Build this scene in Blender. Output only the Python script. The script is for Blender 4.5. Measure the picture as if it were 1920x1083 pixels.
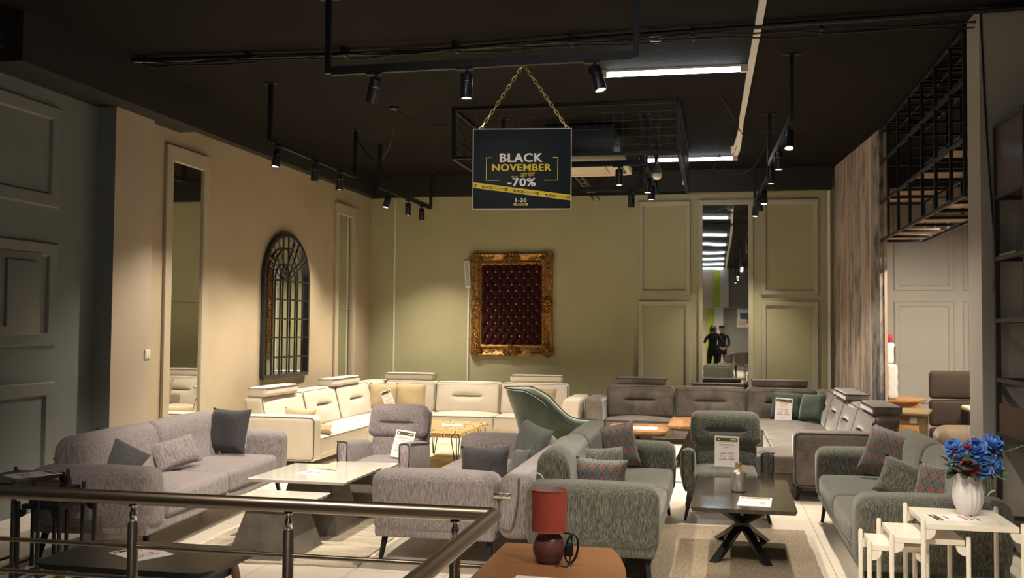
import bpy, bmesh, math, random
from math import sin, cos, pi, radians, sqrt, atan2, exp
from mathutils import Vector, Matrix, Euler

random.seed(7)
for o in list(bpy.data.objects):
    bpy.data.objects.remove(o)
SC = bpy.context.scene
COL = SC.collection

# ------------------------------------------------------------------ camera, world, exposure
YAW, PITCH, ROLL, EYE = .204058, .0387452, .0084156, 1.6
_f = Vector((-sin(YAW) * cos(PITCH), cos(YAW) * cos(PITCH), sin(PITCH)))
_r = _f.cross(Vector((0, 0, 1))).normalized()
_u = _r.cross(_f)
_r2 = _r * cos(ROLL) + _u * sin(ROLL)
_u2 = -_r * sin(ROLL) + _u * cos(ROLL)
cam_d = bpy.data.cameras.new('camera')
cam_d.sensor_fit = 'HORIZONTAL'
cam_d.sensor_width = 36.0
cam_d.lens = 36.0 * 1867.0 / 1920.0
cam_d.clip_start = .05
cam_d.clip_end = 200
cam = bpy.data.objects.new('camera', cam_d)
COL.objects.link(cam)
m3 = Matrix((_r2, _u2, -_f)).transposed()
cam.matrix_world = Matrix.Translation((0, 0, EYE)) @ m3.to_4x4()
SC.camera = cam

SC.view_settings.view_transform = 'Standard'
SC.view_settings.look = 'None'
SC.view_settings.gamma = 1
SC.view_settings.use_curve_mapping = False
SC.view_settings.exposure = 0.0

WORLD = bpy.data.worlds.new('world')
SC.world = WORLD
WORLD.use_nodes = True
WORLD.node_tree.nodes['Background'].inputs[0].default_value = (.9, .9, 1, 1)
WORLD.node_tree.nodes['Background'].inputs[1].default_value = .01

SPOT_W = 350.0            # one lit track spot, watts
SPOT_COL = (1.0, .87, .70)
TUBE_EMIT = 13.0           # LED tube surface emission
TUBE_COL = (.80, .90, 1.0)

# ------------------------------------------------------------------ materials
def new_mat(name):
    m = bpy.data.materials.new(name)
    m.use_nodes = True
    nt = m.node_tree
    return m, nt, nt.nodes['Principled BSDF']

def lk(nt, a, b):
    nt.links.new(a, b)

def mth(nt, op, a, b=None, c=None):
    n = nt.nodes.new('ShaderNodeMath')
    n.operation = op
    for i, v in enumerate((a, b, c)):
        if v is None:
            continue
        if isinstance(v, (int, float)):
            n.inputs[i].default_value = v
        else:
            lk(nt, v, n.inputs[i])
    return n.outputs[0]

def coords(nt, scale=(1, 1, 1), rot=(0, 0, 0)):
    tc = nt.nodes.new('ShaderNodeTexCoord')
    mp = nt.nodes.new('ShaderNodeMapping')
    mp.inputs['Scale'].default_value = scale
    mp.inputs['Rotation'].default_value = rot
    lk(nt, tc.outputs['Object'], mp.inputs['Vector'])
    return mp.outputs[0]

def noise(nt, vec, scale=1.0, detail=2, rough=.5, dist=0):
    n = nt.nodes.new('ShaderNodeTexNoise')
    n.inputs['Scale'].default_value = scale
    n.inputs['Detail'].default_value = detail
    n.inputs['Roughness'].default_value = rough
    n.inputs['Distortion'].default_value = dist
    lk(nt, vec, n.inputs['Vector'])
    return n.outputs['Fac']

def ramp(nt, fac, stops):
    n = nt.nodes.new('ShaderNodeValToRGB')
    el = n.color_ramp.elements
    while len(el) > 1:
        el.remove(el[-1])
    el[0].position = stops[0][0]
    el[0].color = (*stops[0][1], 1)
    for p, c in stops[1:]:
        e = el.new(p)
        e.color = (*c, 1)
    lk(nt, fac, n.inputs[0])
    return n.outputs[0]

def mixc(nt, fac, a, b, mode='MIX'):
    n = nt.nodes.new('ShaderNodeMix')
    n.data_type = 'RGBA'
    n.blend_type = mode
    if isinstance(fac, (int, float)):
        n.inputs[0].default_value = fac
    else:
        lk(nt, fac, n.inputs[0])
    for i, v in ((6, a), (7, b)):
        if isinstance(v, tuple):
            n.inputs[i].default_value = (*v, 1)
        else:
            lk(nt, v, n.inputs[i])
    return n.outputs[2]

def bump(nt, bs, h, strength=.3, dist=.005):
    n = nt.nodes.new('ShaderNodeBump')
    n.inputs['Strength'].default_value = strength
    n.inputs['Distance'].default_value = dist
    lk(nt, h, n.inputs['Height'])
    lk(nt, n.outputs[0], bs.inputs['Normal'])

def plain(name, c, rough=.5, metal=0.0, spec=.5, coat=0, emit=None, es=0):
    m, nt, b = new_mat(name)
    b.inputs['Base Color'].default_value = (*c, 1)
    b.inputs['Roughness'].default_value = rough
    b.inputs['Metallic'].default_value = metal
    b.inputs['Specular IOR Level'].default_value = spec
    b.inputs['Coat Weight'].default_value = coat
    if emit:
        b.inputs['Emission Color'].default_value = (*emit, 1)
        b.inputs['Emission Strength'].default_value = es
    return m

def painted(name, c, var=.06, rough=.75, sc=1.5):
    m, nt, b = new_mat(name)
    v = coords(nt)
    f = noise(nt, v, sc, 4, .55)
    lo = tuple(x * (1 - var) for x in c)
    hi = tuple(min(1, x * (1 + var)) for x in c)
    lk(nt, ramp(nt, f, [(.3, lo), (.7, hi)]), b.inputs['Base Color'])
    b.inputs['Roughness'].default_value = rough
    bump(nt, b, noise(nt, v, 90, 3), .06, .003)
    return m

def tweed(name, dark, mid, light, sc=1.0, stretch=9.0):
    """woven upholstery: streaky yarn running down the vertical faces"""
    m, nt, b = new_mat(name)
    v = coords(nt, (125 * sc, 125 * sc, 125 * sc / stretch))
    f = noise(nt, v, 1, 2, .6)
    v2 = coords(nt, (60 * sc, 60 * sc, 60 * sc / stretch))
    g = noise(nt, v2, 1, 1, .5)
    s = mth(nt, 'ADD', mth(nt, 'MULTIPLY', f, .82), mth(nt, 'MULTIPLY', g, .18))
    lk(nt, ramp(nt, s, [(.36, dark), (.5, mid), (.63, light)]), b.inputs['Base Color'])
    b.inputs['Roughness'].default_value = .85
    b.inputs['Sheen Weight'].default_value = .25
    b.inputs['Specular IOR Level'].default_value = .2
    bump(nt, b, f, .5, .004)
    return m

def velvet(name, c, patch=.18, sc=5.0, sheen=.4, weave=220, rot=(0, 0, 0), aniso=(1, 1, 1)):
    m, nt, b = new_mat(name)
    v = coords(nt, aniso, rot)
    f = noise(nt, v, sc, 5, .62, .6)
    w = noise(nt, coords(nt, (1, 1, .25)), weave, 2, .6)
    s = mth(nt, 'ADD', mth(nt, 'MULTIPLY', f, .7), mth(nt, 'MULTIPLY', w, .3))
    lo = tuple(x * (1 - patch) for x in c)
    hi = tuple(min(1, x * (1 + patch)) for x in c)
    lk(nt, ramp(nt, s, [(.34, lo), (.66, hi)]), b.inputs['Base Color'])
    b.inputs['Roughness'].default_value = .8
    b.inputs['Sheen Weight'].default_value = sheen
    b.inputs['Sheen Roughness'].default_value = .4
    b.inputs['Specular IOR Level'].default_value = .2
    bump(nt, b, w, .15, .002)
    return m

def woodmat(name, stops, along=0, sc=3.0, rough=.4, coat=.2, warp=1.2):
    m, nt, b = new_mat(name)
    s = [14.0, 14.0, 14.0]
    s[along] = 1.4
    v = coords(nt, tuple(s))
    f = noise(nt, v, sc / 3, 5, .6, warp)
    lk(nt, ramp(nt, f, stops), b.inputs['Base Color'])
    b.inputs['Roughness'].default_value = rough
    b.inputs['Coat Weight'].default_value = coat
    b.inputs['Coat Roughness'].default_value = .15
    return m

def diamonds(name):
    """cut velvet with rows of outlined diamonds, rust rows between grey rows"""
    m, nt, b = new_mat(name)
    tc = nt.nodes.new('ShaderNodeTexCoord')
    sp = nt.nodes.new('ShaderNodeSeparateXYZ')
    lk(nt, tc.outputs['Object'], sp.inputs[0])
    x = mth(nt, 'MULTIPLY', sp.outputs[0], 1 / .062)
    z = mth(nt, 'MULTIPLY', sp.outputs[2], 1 / .090)
    u = mth(nt, 'ADD', x, z)
    w = mth(nt, 'SUBTRACT', x, z)
    fu = mth(nt, 'ABSOLUTE', mth(nt, 'SUBTRACT', mth(nt, 'FRACT', u), .5))
    fw = mth(nt, 'ABSOLUTE', mth(nt, 'SUBTRACT', mth(nt, 'FRACT', w), .5))
    d = mth(nt, 'MAXIMUM', fu, fw)
    par = mth(nt, 'FLOORED_MODULO', mth(nt, 'SUBTRACT', mth(nt, 'FLOOR', u), mth(nt, 'FLOOR', w)), 2)
    cell = mixc(nt, mth(nt, 'GREATER_THAN', par, .5), (.062, .060, .064), (.165, .050, .026))
    ring = mixc(nt, mth(nt, 'GREATER_THAN', d, .33), cell, (.098, .092, .092))
    colr = mixc(nt, mth(nt, 'GREATER_THAN', d, .445), ring, (.012, .012, .014))
    lk(nt, colr, b.inputs['Base Color'])
    b.inputs['Roughness'].default_value = .7
    b.inputs['Sheen Weight'].default_value = .3
    bump(nt, b, mth(nt, 'LESS_THAN', d, .43), .4, .004)
    return m

def rugmat(name, cols, sc=(5, 60, 1), bumpy=1.0):
    m, nt, b = new_mat(name)
    f = noise(nt, coords(nt, sc), 1, 5, .65, .4)
    g = noise(nt, coords(nt), 95, 2, .75)
    s = mth(nt, 'ADD', mth(nt, 'MULTIPLY', f, .6), mth(nt, 'MULTIPLY', g, .4))
    lk(nt, ramp(nt, s, cols), b.inputs['Base Color'])
    b.inputs['Roughness'].default_value = .95
    bump(nt, b, g, .8 * bumpy, .01)
    return m

# ------------------------------------------------------------------ mesh helpers
def link(name, bm, mat, parent=None, smooth=True, loc=None, rot=None):
    bmesh.ops.recalc_face_normals(bm, faces=bm.faces)
    me = bpy.data.meshes.new(name)
    bm.to_mesh(me)
    bm.free()
    if smooth:
        me.shade_smooth()
        me.set_sharp_from_angle(angle=radians(42))
    for m in (mat if isinstance(mat, (list, tuple)) else [mat]):
        me.materials.append(m)
    o = bpy.data.objects.new(name, me)
    COL.objects.link(o)
    if parent:
        o.parent = parent
    if loc:
        o.location = loc
    if rot:
        o.rotation_euler = rot
    return o

def thing(name, label, cat, loc=(0, 0, 0), rz=0.0, group=None):
    o = bpy.data.objects.new(name, None)
    o.empty_display_size = .1
    COL.objects.link(o)
    o.location = loc
    o.rotation_euler = (0, 0, rz)
    o['label'] = label
    o['category'] = cat
    if group:
        o['group'] = group
    return o

def tag(o, label, cat, group=None):
    o['label'] = label
    o['category'] = cat
    if group:
        o['group'] = group
    return o

def struct(name, bm, mat, parent=None, smooth=False):
    o = link(name, bm, mat, parent, smooth)
    if not parent:
        o['kind'] = 'structure'
    return o

def dup(root, loc=None, rz=None, label=None, group=None):
    r = root.copy()
    COL.objects.link(r)
    if loc is not None:
        r.location = loc
    if rz is not None:
        r.rotation_euler = (0, 0, rz)
    if label:
        r['label'] = label
    if group:
        r['group'] = group
    for ch in list(root.children):
        c = ch.copy()
        COL.objects.link(c)
        c.parent = r
        for g in list(ch.children):
            d = g.copy()
            COL.objects.link(d)
            d.parent = c
    return r

def BM():
    return bmesh.new()

def xf(bm, verts, M):
    for v in verts:
        v.co = M @ v.co

def box(bm, x0, x1, y0, y1, z0, z1, bev=0.0, seg=2):
    vs = [bm.verts.new(p) for p in ((x0, y0, z0), (x1, y0, z0), (x1, y1, z0), (x0, y1, z0),
                                    (x0, y0, z1), (x1, y0, z1), (x1, y1, z1), (x0, y1, z1))]
    fs = [bm.faces.new([vs[i] for i in q]) for q in ((3, 2, 1, 0), (4, 5, 6, 7), (0, 1, 5, 4), (1, 2, 6, 5), (2, 3, 7, 6), (3, 0, 4, 7))]
    if bev > 0:
        es = list({e for f in fs for e in f.edges})
        bmesh.ops.bevel(bm, geom=es, offset=bev, segments=seg, profile=.5, affect='EDGES')
    return vs

def bar(bm, a, b, w, h=None, up=(0, 0, 1)):
    """rectangular bar between two points"""
    h = w if h is None else h
    a, b = Vector(a), Vector(b)
    d = (b - a).normalized()
    upv = Vector(up)
    if abs(d.dot(upv)) > .99:
        upv = Vector((0, 1, 0))
    s = d.cross(upv).normalized() * (w / 2)
    t = s.cross(d).normalized() * (h / 2)
    vs = []
    for p in (a, b):
        for q in (s + t, -s + t, -s - t, s - t):
            vs.append(bm.verts.new(p + q))
    for q in ((3, 2, 1, 0), (4, 5, 6, 7), (0, 1, 5, 4), (1, 2, 6, 5), (2, 3, 7, 6), (3, 0, 4, 7)):
        bm.faces.new([vs[i] for i in q])

def taper(bm, a, b, wa, wb, seg=10):
    """round tapered rod"""
    tube(bm, [a, b], [wa / 2, wb / 2], seg)

def tube(bm, pts, r, seg=8, closed=False, caps=True):
    pts = [Vector(p) for p in pts]
    n = len(pts)
    rr = r if isinstance(r, (list, tuple)) else [r] * n
    rings = []
    prev = None
    for i, p in enumerate(pts):
        if closed:
            t = (pts[(i + 1) % n] - pts[i - 1]).normalized()
        else:
            t = (pts[min(i + 1, n - 1)] - pts[max(i - 1, 0)]).normalized()
        if prev is None:
            ref = Vector((0, 0, 1)) if abs(t.z) < .9 else Vector((1, 0, 0))
            s = t.cross(ref).normalized()
        else:
            s = (prev - t * prev.dot(t))
            s = s.normalized() if s.length > 1e-6 else t.orthogonal().normalized()
        prev = s
        q = t.cross(s)
        rings.append([bm.verts.new(p + (s * cos(2 * pi * k / seg) + q * sin(2 * pi * k / seg)) * rr[i]) for k in range(seg)])
    for i in range(n if closed else n - 1):
        A, B = rings[i], rings[(i + 1) % n]
        for k in range(seg):
            bm.faces.new((A[k], A[(k + 1) % seg], B[(k + 1) % seg], B[k]))
    if caps and not closed:
        bm.faces.new(rings[0][::-1])
        bm.faces.new(rings[-1])

def smooth_path(pts, k=6, closed=False):
    pts = [Vector(p) for p in pts]
    n = len(pts)
    out = []
    for i in range(n if closed else n - 1):
        if closed:
            p0, p1, p2, p3 = pts[i - 1], pts[i], pts[(i + 1) % n], pts[(i + 2) % n]
        else:
            p0, p1, p2, p3 = pts[max(i - 1, 0)], pts[i], pts[i + 1], pts[min(i + 2, n - 1)]
        for j in range(k):
            t = j / k
            out.append(.5 * ((2 * p1) + (-p0 + p2) * t + (2 * p0 - 5 * p1 + 4 * p2 - p3) * t * t + (-p0 + 3 * p1 - 3 * p2 + p3) * t ** 3))
    if not closed:
        out.append(pts[-1])
    return out

def lathe(bm, prof, seg=32, c=(0, 0, 0), fn=None):
    rings = []
    for r, z in prof:
        if r < 1e-5:
            rings.append([bm.verts.new((c[0], c[1], c[2] + z))])
        else:
            ring = []
            for k in range(seg):
                a = 2 * pi * k / seg
                rr = r if fn is None else fn(r, z, a)
                ring.append(bm.verts.new((c[0] + rr * cos(a), c[1] + rr * sin(a), c[2] + z)))
            rings.append(ring)
    for A, B in zip(rings, rings[1:]):
        if len(A) == 1 and len(B) == 1:
            continue
        for k in range(seg):
            k2 = (k + 1) % seg
            if len(A) == 1:
                bm.faces.new((A[0], B[k2], B[k]))
            elif len(B) == 1:
                bm.faces.new((A[k], A[k2], B[0]))
            else:
                bm.faces.new((A[k], A[k2], B[k2], B[k]))
    if len(rings[0]) > 1:
        bm.faces.new(rings[0][::-1])
    if len(rings[-1]) > 1:
        bm.faces.new(rings[-1])

def _axis(h, r, k, m):
    out = [-h + r * i / k for i in range(k)]
    out += [-h + r + (2 * h - 2 * r) * i / m for i in range(m)]
    out += [h - r + r * i / k for i in range(k + 1)]
    return out

def soft(bm, x0, x1, y0, y1, z0, z1, r=.05, puff=(0, 0, 0), k=3, m=6, fn=None):
    """upholstered block: rounded box whose faces bulge; fn(p, nx, ny, nz) may bend it"""
    c = Vector(((x0 + x1) / 2, (y0 + y1) / 2, (z0 + z1) / 2))
    h = Vector(((x1 - x0) / 2, (y1 - y0) / 2, (z1 - z0) / 2))
    r = min(r, h.x * .98, h.y * .98, h.z * .98)
    ax = [_axis(h[i], r, k, m) for i in range(3)]
    n = [len(a) - 1 for a in ax]
    vd = {}

    def V(i, j, l):
        key = (i, j, l)
        if key in vd:
            return vd[key]
        p = Vector((ax[0][i], ax[1][j], ax[2][l]))
        q = Vector([max(-(h[a] - r), min(h[a] - r, p[a])) for a in range(3)])
        d = p - q
        if d.length > 1e-9:
            p = q + d.normalized() * r
        u = [p[a] / h[a] for a in range(3)]
        p = Vector((p.x + u[0] * puff[0] * (1 - u[1] ** 2) * (1 - u[2] ** 2),
                    p.y + u[1] * puff[1] * (1 - u[0] ** 2) * (1 - u[2] ** 2),
                    p.z + u[2] * puff[2] * (1 - u[0] ** 2) * (1 - u[1] ** 2)))
        p = p + c
        if fn:
            p = fn(p, *u)
        vd[key] = bm.verts.new(p)
        return vd[key]
    for l in (0, n[2]):
        for i in range(n[0]):
            for j in range(n[1]):
                bm.faces.new((V(i, j, l), V(i + 1, j, l), V(i + 1, j + 1, l), V(i, j + 1, l)))
    for j in (0, n[1]):
        for i in range(n[0]):
            for l in range(n[2]):
                bm.faces.new((V(i, j, l), V(i + 1, j, l), V(i + 1, j, l + 1), V(i, j, l + 1)))
    for i in (0, n[0]):
        for j in range(n[1]):
            for l in range(n[2]):
                bm.faces.new((V(i, j, l), V(i, j + 1, l), V(i, j + 1, l + 1), V(i, j, l + 1)))

def roll(bm, prof, x0, x1, r=.05, k=5, sub=3, puff=0.0):
    """closed soft profile (y, z) drawn along x with rounded ends"""
    P = [Vector((p[0], p[1])) for p in smooth_path([(a, b, 0) for a, b in prof], sub, True)]
    n = len(P)
    cx = sum((p for p in P), Vector((0, 0))) / n
    rad = sum((p - cx).length for p in P) / n
    st = []
    for i in range(k + 1):
        t = i / k * pi / 2
        st.append((x0 + r * (1 - sin(t)), r * (1 - cos(t))))
    st = [(x0 + r * (1 - cos(pi / 2 * i / k)), r * (1 - sin(pi / 2 * i / k))) for i in range(k + 1)]
    en = [(x1 - (x - x0), ins) for x, ins in st[::-1]]
    mid = [(x0 + r + (x1 - x0 - 2 * r) * i / 6, 0) for i in range(1, 6)]
    rings = []
    for x, ins in st + mid + en:
        s = 1 - ins / rad
        t = (x - (x0 + x1) / 2) / ((x1 - x0) / 2)
        s *= 1 + puff * (1 - t * t)
        rings.append([bm.verts.new((x, cx.x + (p.x - cx.x) * s, cx.y + (p.y - cx.y) * s)) for p in P])
    for A, B in zip(rings, rings[1:]):
        for i in range(n):
            bm.faces.new((A[i], A[(i + 1) % n], B[(i + 1) % n], B[i]))
    bm.faces.new(rings[0][::-1])
    bm.faces.new(rings[-1])

def prism(bm, poly, z0, z1, bev=0.0):
    """flat polygon (x, y) given a height"""
    lo = [bm.verts.new((x, y, z0)) for x, y in poly]
    hi = [bm.verts.new((x, y, z1)) for x, y in poly]
    n = len(poly)
    fs = [bm.faces.new(lo[::-1]), bm.faces.new(hi)]
    for i in range(n):
        fs.append(bm.faces.new((lo[i], lo[(i + 1) % n], hi[(i + 1) % n], hi[i])))
    if bev:
        es = list(fs[0].edges) + list(fs[1].edges)
        bmesh.ops.bevel(bm, geom=es, offset=bev, segments=2, profile=.5, affect='EDGES')

def ellipsoid(bm, c, r, seg=10, rings=6, M=None):
    c = Vector(c)
    R = []
    for i in range(rings + 1):
        t = pi * i / rings
        if i in (0, rings):
            p = [Vector((0, 0, r[2] * cos(t)))]
        else:
            p = [Vector((r[0] * sin(t) * cos(2 * pi * k / seg), r[1] * sin(t) * sin(2 * pi * k / seg), r[2] * cos(t))) for k in range(seg)]
        R.append([bm.verts.new(c + (M @ q if M else q)) for q in p])
    for A, B in zip(R, R[1:]):
        for k in range(seg):
            k2 = (k + 1) % seg
            if len(A) == 1:
                bm.faces.new((A[0], B[k], B[k2]))
            elif len(B) == 1:
                bm.faces.new((A[k], B[0], A[k2]))
            else:
                bm.faces.new((A[k], B[k], B[k2], A[k2]))

def pillow_bm(w, h, t, n=14, seed=1):
    """stuffed cushion standing in the xz plane, base on z = 0"""
    rnd = random.Random(seed)
    ph = [rnd.uniform(0, 6.28) for _ in range(6)]
    bm = BM()
    front, back = {}, {}
    for i in range(n + 1):
        for j in range(n + 1):
            u, v = -1 + 2 * i / n, -1 + 2 * j / n
            x = u * w / 2 * (1 - .085 * (1 - v * v) * abs(u) ** 3)
            z = v * h / 2 * (1 - .085 * (1 - u * u) * abs(v) ** 3)
            d = t / 2 * ((1 - u ** 4) * (1 - v ** 4)) ** .55
            wr = 1 + .06 * sin(5 * u + ph[0] + 2 * v) + .06 * sin(6 * v + ph[1]) * u
            d *= wr
            edge = i in (0, n) or j in (0, n)
            front[i, j] = bm.verts.new((x, -d, z + h / 2))
            back[i, j] = front[i, j] if edge else bm.verts.new((x, d, z + h / 2))
    for i in range(n):
        for j in range(n):
            bm.faces.new((front[i, j], front[i + 1, j], front[i + 1, j + 1], front[i, j + 1]))
            q = [back[i, j], back[i, j + 1], back[i + 1, j + 1], back[i + 1, j]]
            bm.faces.new(q)
    return bm

def pillow(label, loc, w, h, t, mat, rz=0.0, lean=0.0, roll_=0.0, seed=1, group=None, name='throw_pillow'):
    o = link(name, pillow_bm(w, h, t, seed=seed), mat)
    o.location = loc
    o.rotation_mode = 'XYZ'
    M = Euler((0, 0, rz)).to_matrix() @ Euler((-lean, 0, 0)).to_matrix() @ Euler((0, roll_, 0)).to_matrix()
    o.rotation_euler = M.to_euler()
    return tag(o, label, 'pillow', group)

def text_mesh(body, size, ext=.0004, off=0.0, align='CENTER', shear=0.0, space=1.0):
    cu = bpy.data.curves.new('t', 'FONT')
    cu.body = body
    cu.size = size
    cu.extrude = ext
    cu.offset = off
    cu.shear = shear
    cu.space_character = space
    cu.align_x = align
    cu.align_y = 'CENTER'
    cu.resolution_u = 3
    o = bpy.data.objects.new('t', cu)
    COL.objects.link(o)
    dg = bpy.context.evaluated_depsgraph_get()
    dg.update()
    me = bpy.data.meshes.new_from_object(o.evaluated_get(dg))
    bpy.data.objects.remove(o)
    bpy.data.curves.remove(cu)
    return me

def fit_lines(bm, lines):
    """lines: (text, x, z, width, cap height, offset) scaled to measure"""
    for t, x, z, w, h, off in lines:
        me = text_mesh(t, 1.0, .003, off, 'CENTER', 0.0, 1.09)
        xs = [v.co.x for v in me.vertices]; ys = [v.co.y for v in me.vertices]
        M = (Matrix.Translation((x, 0, z)) @ Matrix.Rotation(pi / 2, 4, 'X') @ Matrix.Diagonal((w / (max(xs) - min(xs) + .056), h / (max(ys) - min(ys) + .016), .1, 1))
             @ Matrix.Translation((-(max(xs) + min(xs)) / 2, -(max(ys) + min(ys)) / 2, 0)))
        for kk, (dx, dz) in enumerate(((0, 0), (-.028, 0), (.028, 0), (-.014, .008), (.014, .008), (-.014, -.008), (.014, -.008))):
            m2 = me.copy()
            m2.transform(M @ Matrix.Translation((dx, dz, kk * .0025)))
            bm.from_mesh(m2)
            bpy.data.meshes.remove(m2)
        bpy.data.meshes.remove(me)

def write_lines(bm, lines):
    """lines: (text, x, z, size, offset, rotation, align); lettering in the xz plane facing -y"""
    for t, x, z, size, off, rot, al in lines:
        me = text_mesh(t, size, .0003, off, al)
        n0 = len(bm.verts)
        tmp = bmesh.new()
        tmp.from_mesh(me)
        bpy.data.meshes.remove(me)
        M = Matrix.Translation((x, 0, z)) @ Matrix.Rotation(rot, 4, 'Y') @ Matrix.Rotation(pi / 2, 4, 'X')
        tmp.transform(M)
        me2 = bpy.data.meshes.new('x')
        tmp.to_mesh(me2)
        tmp.free()
        bm.from_mesh(me2)
        bpy.data.meshes.remove(me2)
# ------------------------------------------------------------------ shared materials
M_wall_back = painted('sage_wall_paint', (.385, .365, .215), .05)
M_wall_left = painted('beige_wall_paint', (.41, .335, .225), .05)
M_wall_grey = painted('grey_green_wall_paint', (.165, .18, .172), .05)
M_wall_taupe = painted('taupe_wall_paint', (.46, .425, .37), .05)
M_pillar = painted('light_beige_paint', (.42, .345, .262), .04)
M_trim_back = painted('sage_trim_paint', (.40, .385, .285), .04, .6)
M_trim_left = painted('beige_trim_paint', (.42, .36, .265), .04, .6)
M_trim_grey = painted('grey_trim_paint', (.18, .192, .182), .04, .6)
M_black = plain('black_powder_coat', (.008, .009, .011), .5, 0, .35)
M_blackgloss = plain('black_satin_metal', (.014, .015, .018), .28)
M_steel = plain('brushed_steel', (.62, .58, .53), .2, 1.0)
M_chrome = plain('chrome', (.8, .8, .8), .1, 1.0)
M_white = plain('white_plastic', (.75, .74, .70), .4)
M_whitelac = plain('white_lacquer', (.74, .69, .60), .35, coat=.2)
M_dark = plain('black_void', (.008, .008, .008), .8)

def ceiling_mat():
    m, nt, b = new_mat('dark_painted_concrete')
    v = coords(nt)
    f = noise(nt, v, 1.2, 5, .6)
    lk(nt, ramp(nt, f, [(.3, (.0085, .007, .006)), (.7, (.013, .011, .0095))]), b.inputs['Base Color'])
    b.inputs['Roughness'].default_value = .85
    b.inputs['Specular IOR Level'].default_value = .12
    tc = nt.nodes.new('ShaderNodeTexCoord')
    br = nt.nodes.new('ShaderNodeTexBrick')
    br.inputs['Scale'].default_value = 1.0
    br.inputs['Brick Width'].default_value = 2.4
    br.inputs['Row Height'].default_value = 1.15
    br.inputs['Mortar Size'].default_value = .012
    br.inputs['Color1'].default_value = (1, 1, 1, 1)
    br.inputs['Color2'].default_value = (.9, .9, .9, 1)
    br.inputs['Mortar'].default_value = (0, 0, 0, 1)
    lk(nt, tc.outputs['Object'], br.inputs['Vector'])
    s = mth(nt, 'ADD', br.outputs['Color'], mth(nt, 'MULTIPLY', noise(nt, v, 14, 4), .5))
    bump(nt, b, s, .5, .02)
    return m
M_ceil = ceiling_mat()

def tile_mat():
    m, nt, b = new_mat('cream_porcelain_tile')
    tc = nt.nodes.new('ShaderNodeTexCoord')
    br = nt.nodes.new('ShaderNodeTexBrick')
    br.offset = 0
    br.inputs['Scale'].default_value = 1
    br.inputs['Brick Width'].default_value = .62
    br.inputs['Row Height'].default_value = .62
    br.inputs['Mortar Size'].default_value = .003
    br.inputs['Color1'].default_value = (.70, .635, .54, 1)
    br.inputs['Color2'].default_value = (.68, .615, .52, 1)
    br.inputs['Mortar'].default_value = (.30, .26, .21, 1)
    mp = nt.nodes.new('ShaderNodeMapping')
    mp.inputs['Location'].default_value = (-.76, -.06, 0)
    lk(nt, tc.outputs['Object'], mp.inputs[0])
    lk(nt, mp.outputs[0], br.inputs['Vector'])
    lk(nt, br.outputs['Color'], b.inputs['Base Color'])
    b.inputs['Roughness'].default_value = .3
    b.inputs['Specular IOR Level'].default_value = .4
    return m
M_tile = tile_mat()

# ------------------------------------------------------------------ shell
CEIL = 4.03
bm = BM(); box(bm, -6.2, 7.2, -14, 15.7, -.1, 0); struct('floor', bm, M_tile)
bm = BM(); box(bm, -6.2, 7.2, -14, 15.7, CEIL, CEIL + .15); struct('ceiling', bm, M_ceil)
bm = BM(); box(bm, -6.0, 7.2, 15.5, 15.7, 0, CEIL); struct('wall_back', bm, M_wall_back)
bm = BM(); box(bm, -5.8, -5.58, 8.9, 15.5, 0, CEIL); struct('wall_left', bm, M_wall_left)
bm = BM(); box(bm, -5.9, -5.69, -14, 8.3, 0, CEIL); struct('wall_left_front', bm, M_wall_grey)
bm = BM(); box(bm, -5.9, -5.495, 8.28, 8.92, 0, 3.64)
o = struct('pillar_left', bm, [M_pillar, M_wall_grey])
for p in o.data.polygons:
    if p.normal.y < -.5:
        p.material_index = 1
bm = BM(); box(bm, 7.0, 7.2, -14, 15.5, 0, CEIL); struct('wall_right_far', bm, M_wall_taupe)
bm = BM(); box(bm, -5.9, 7.2, -14, -13.8, 0, CEIL); struct('wall_front', bm, plain('dark_grey_paint', (.12, .115, .11), .8))
bm = BM(); box(bm, 1.92, 5.6, 7.95, 8.33, 0, CEIL); struct('pillar_right', bm, painted('grey_taupe_paint', (.36, .33, .295), .04))
bm = BM(); box(bm, 5.4, 5.6, -14, 7.95, 0, CEIL); struct('wall_right_front', bm, M_wall_grey)

# beams under the ceiling
M_beam = painted('black_brown_beam_paint', (.014, .012, .0105), .1, .7)
bm = BM(); box(bm, -5.85, -5.27, 6.7, 9.53, 3.63, CEIL); struct('beam_left', bm, M_beam)
bm = BM(); box(bm, -5.8, -5.46, 9.53, 15.5, 3.70, CEIL); struct('beam_left_far', bm, M_beam)
bm = BM(); box(bm, -5.6, 1.66, 15.36, 15.5, 3.70, CEIL); struct('beam_back', bm, M_beam)
bm = BM(); box(bm, 2.0, 7.0, 15.36, 15.5, 3.70, CEIL); struct('beam_back_right', bm, M_beam)
bm = BM(); box(bm, -5.69, -5.42, 2.0, 6.7, 3.74, 3.9); struct('beam_duct', bm, M_beam)

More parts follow.
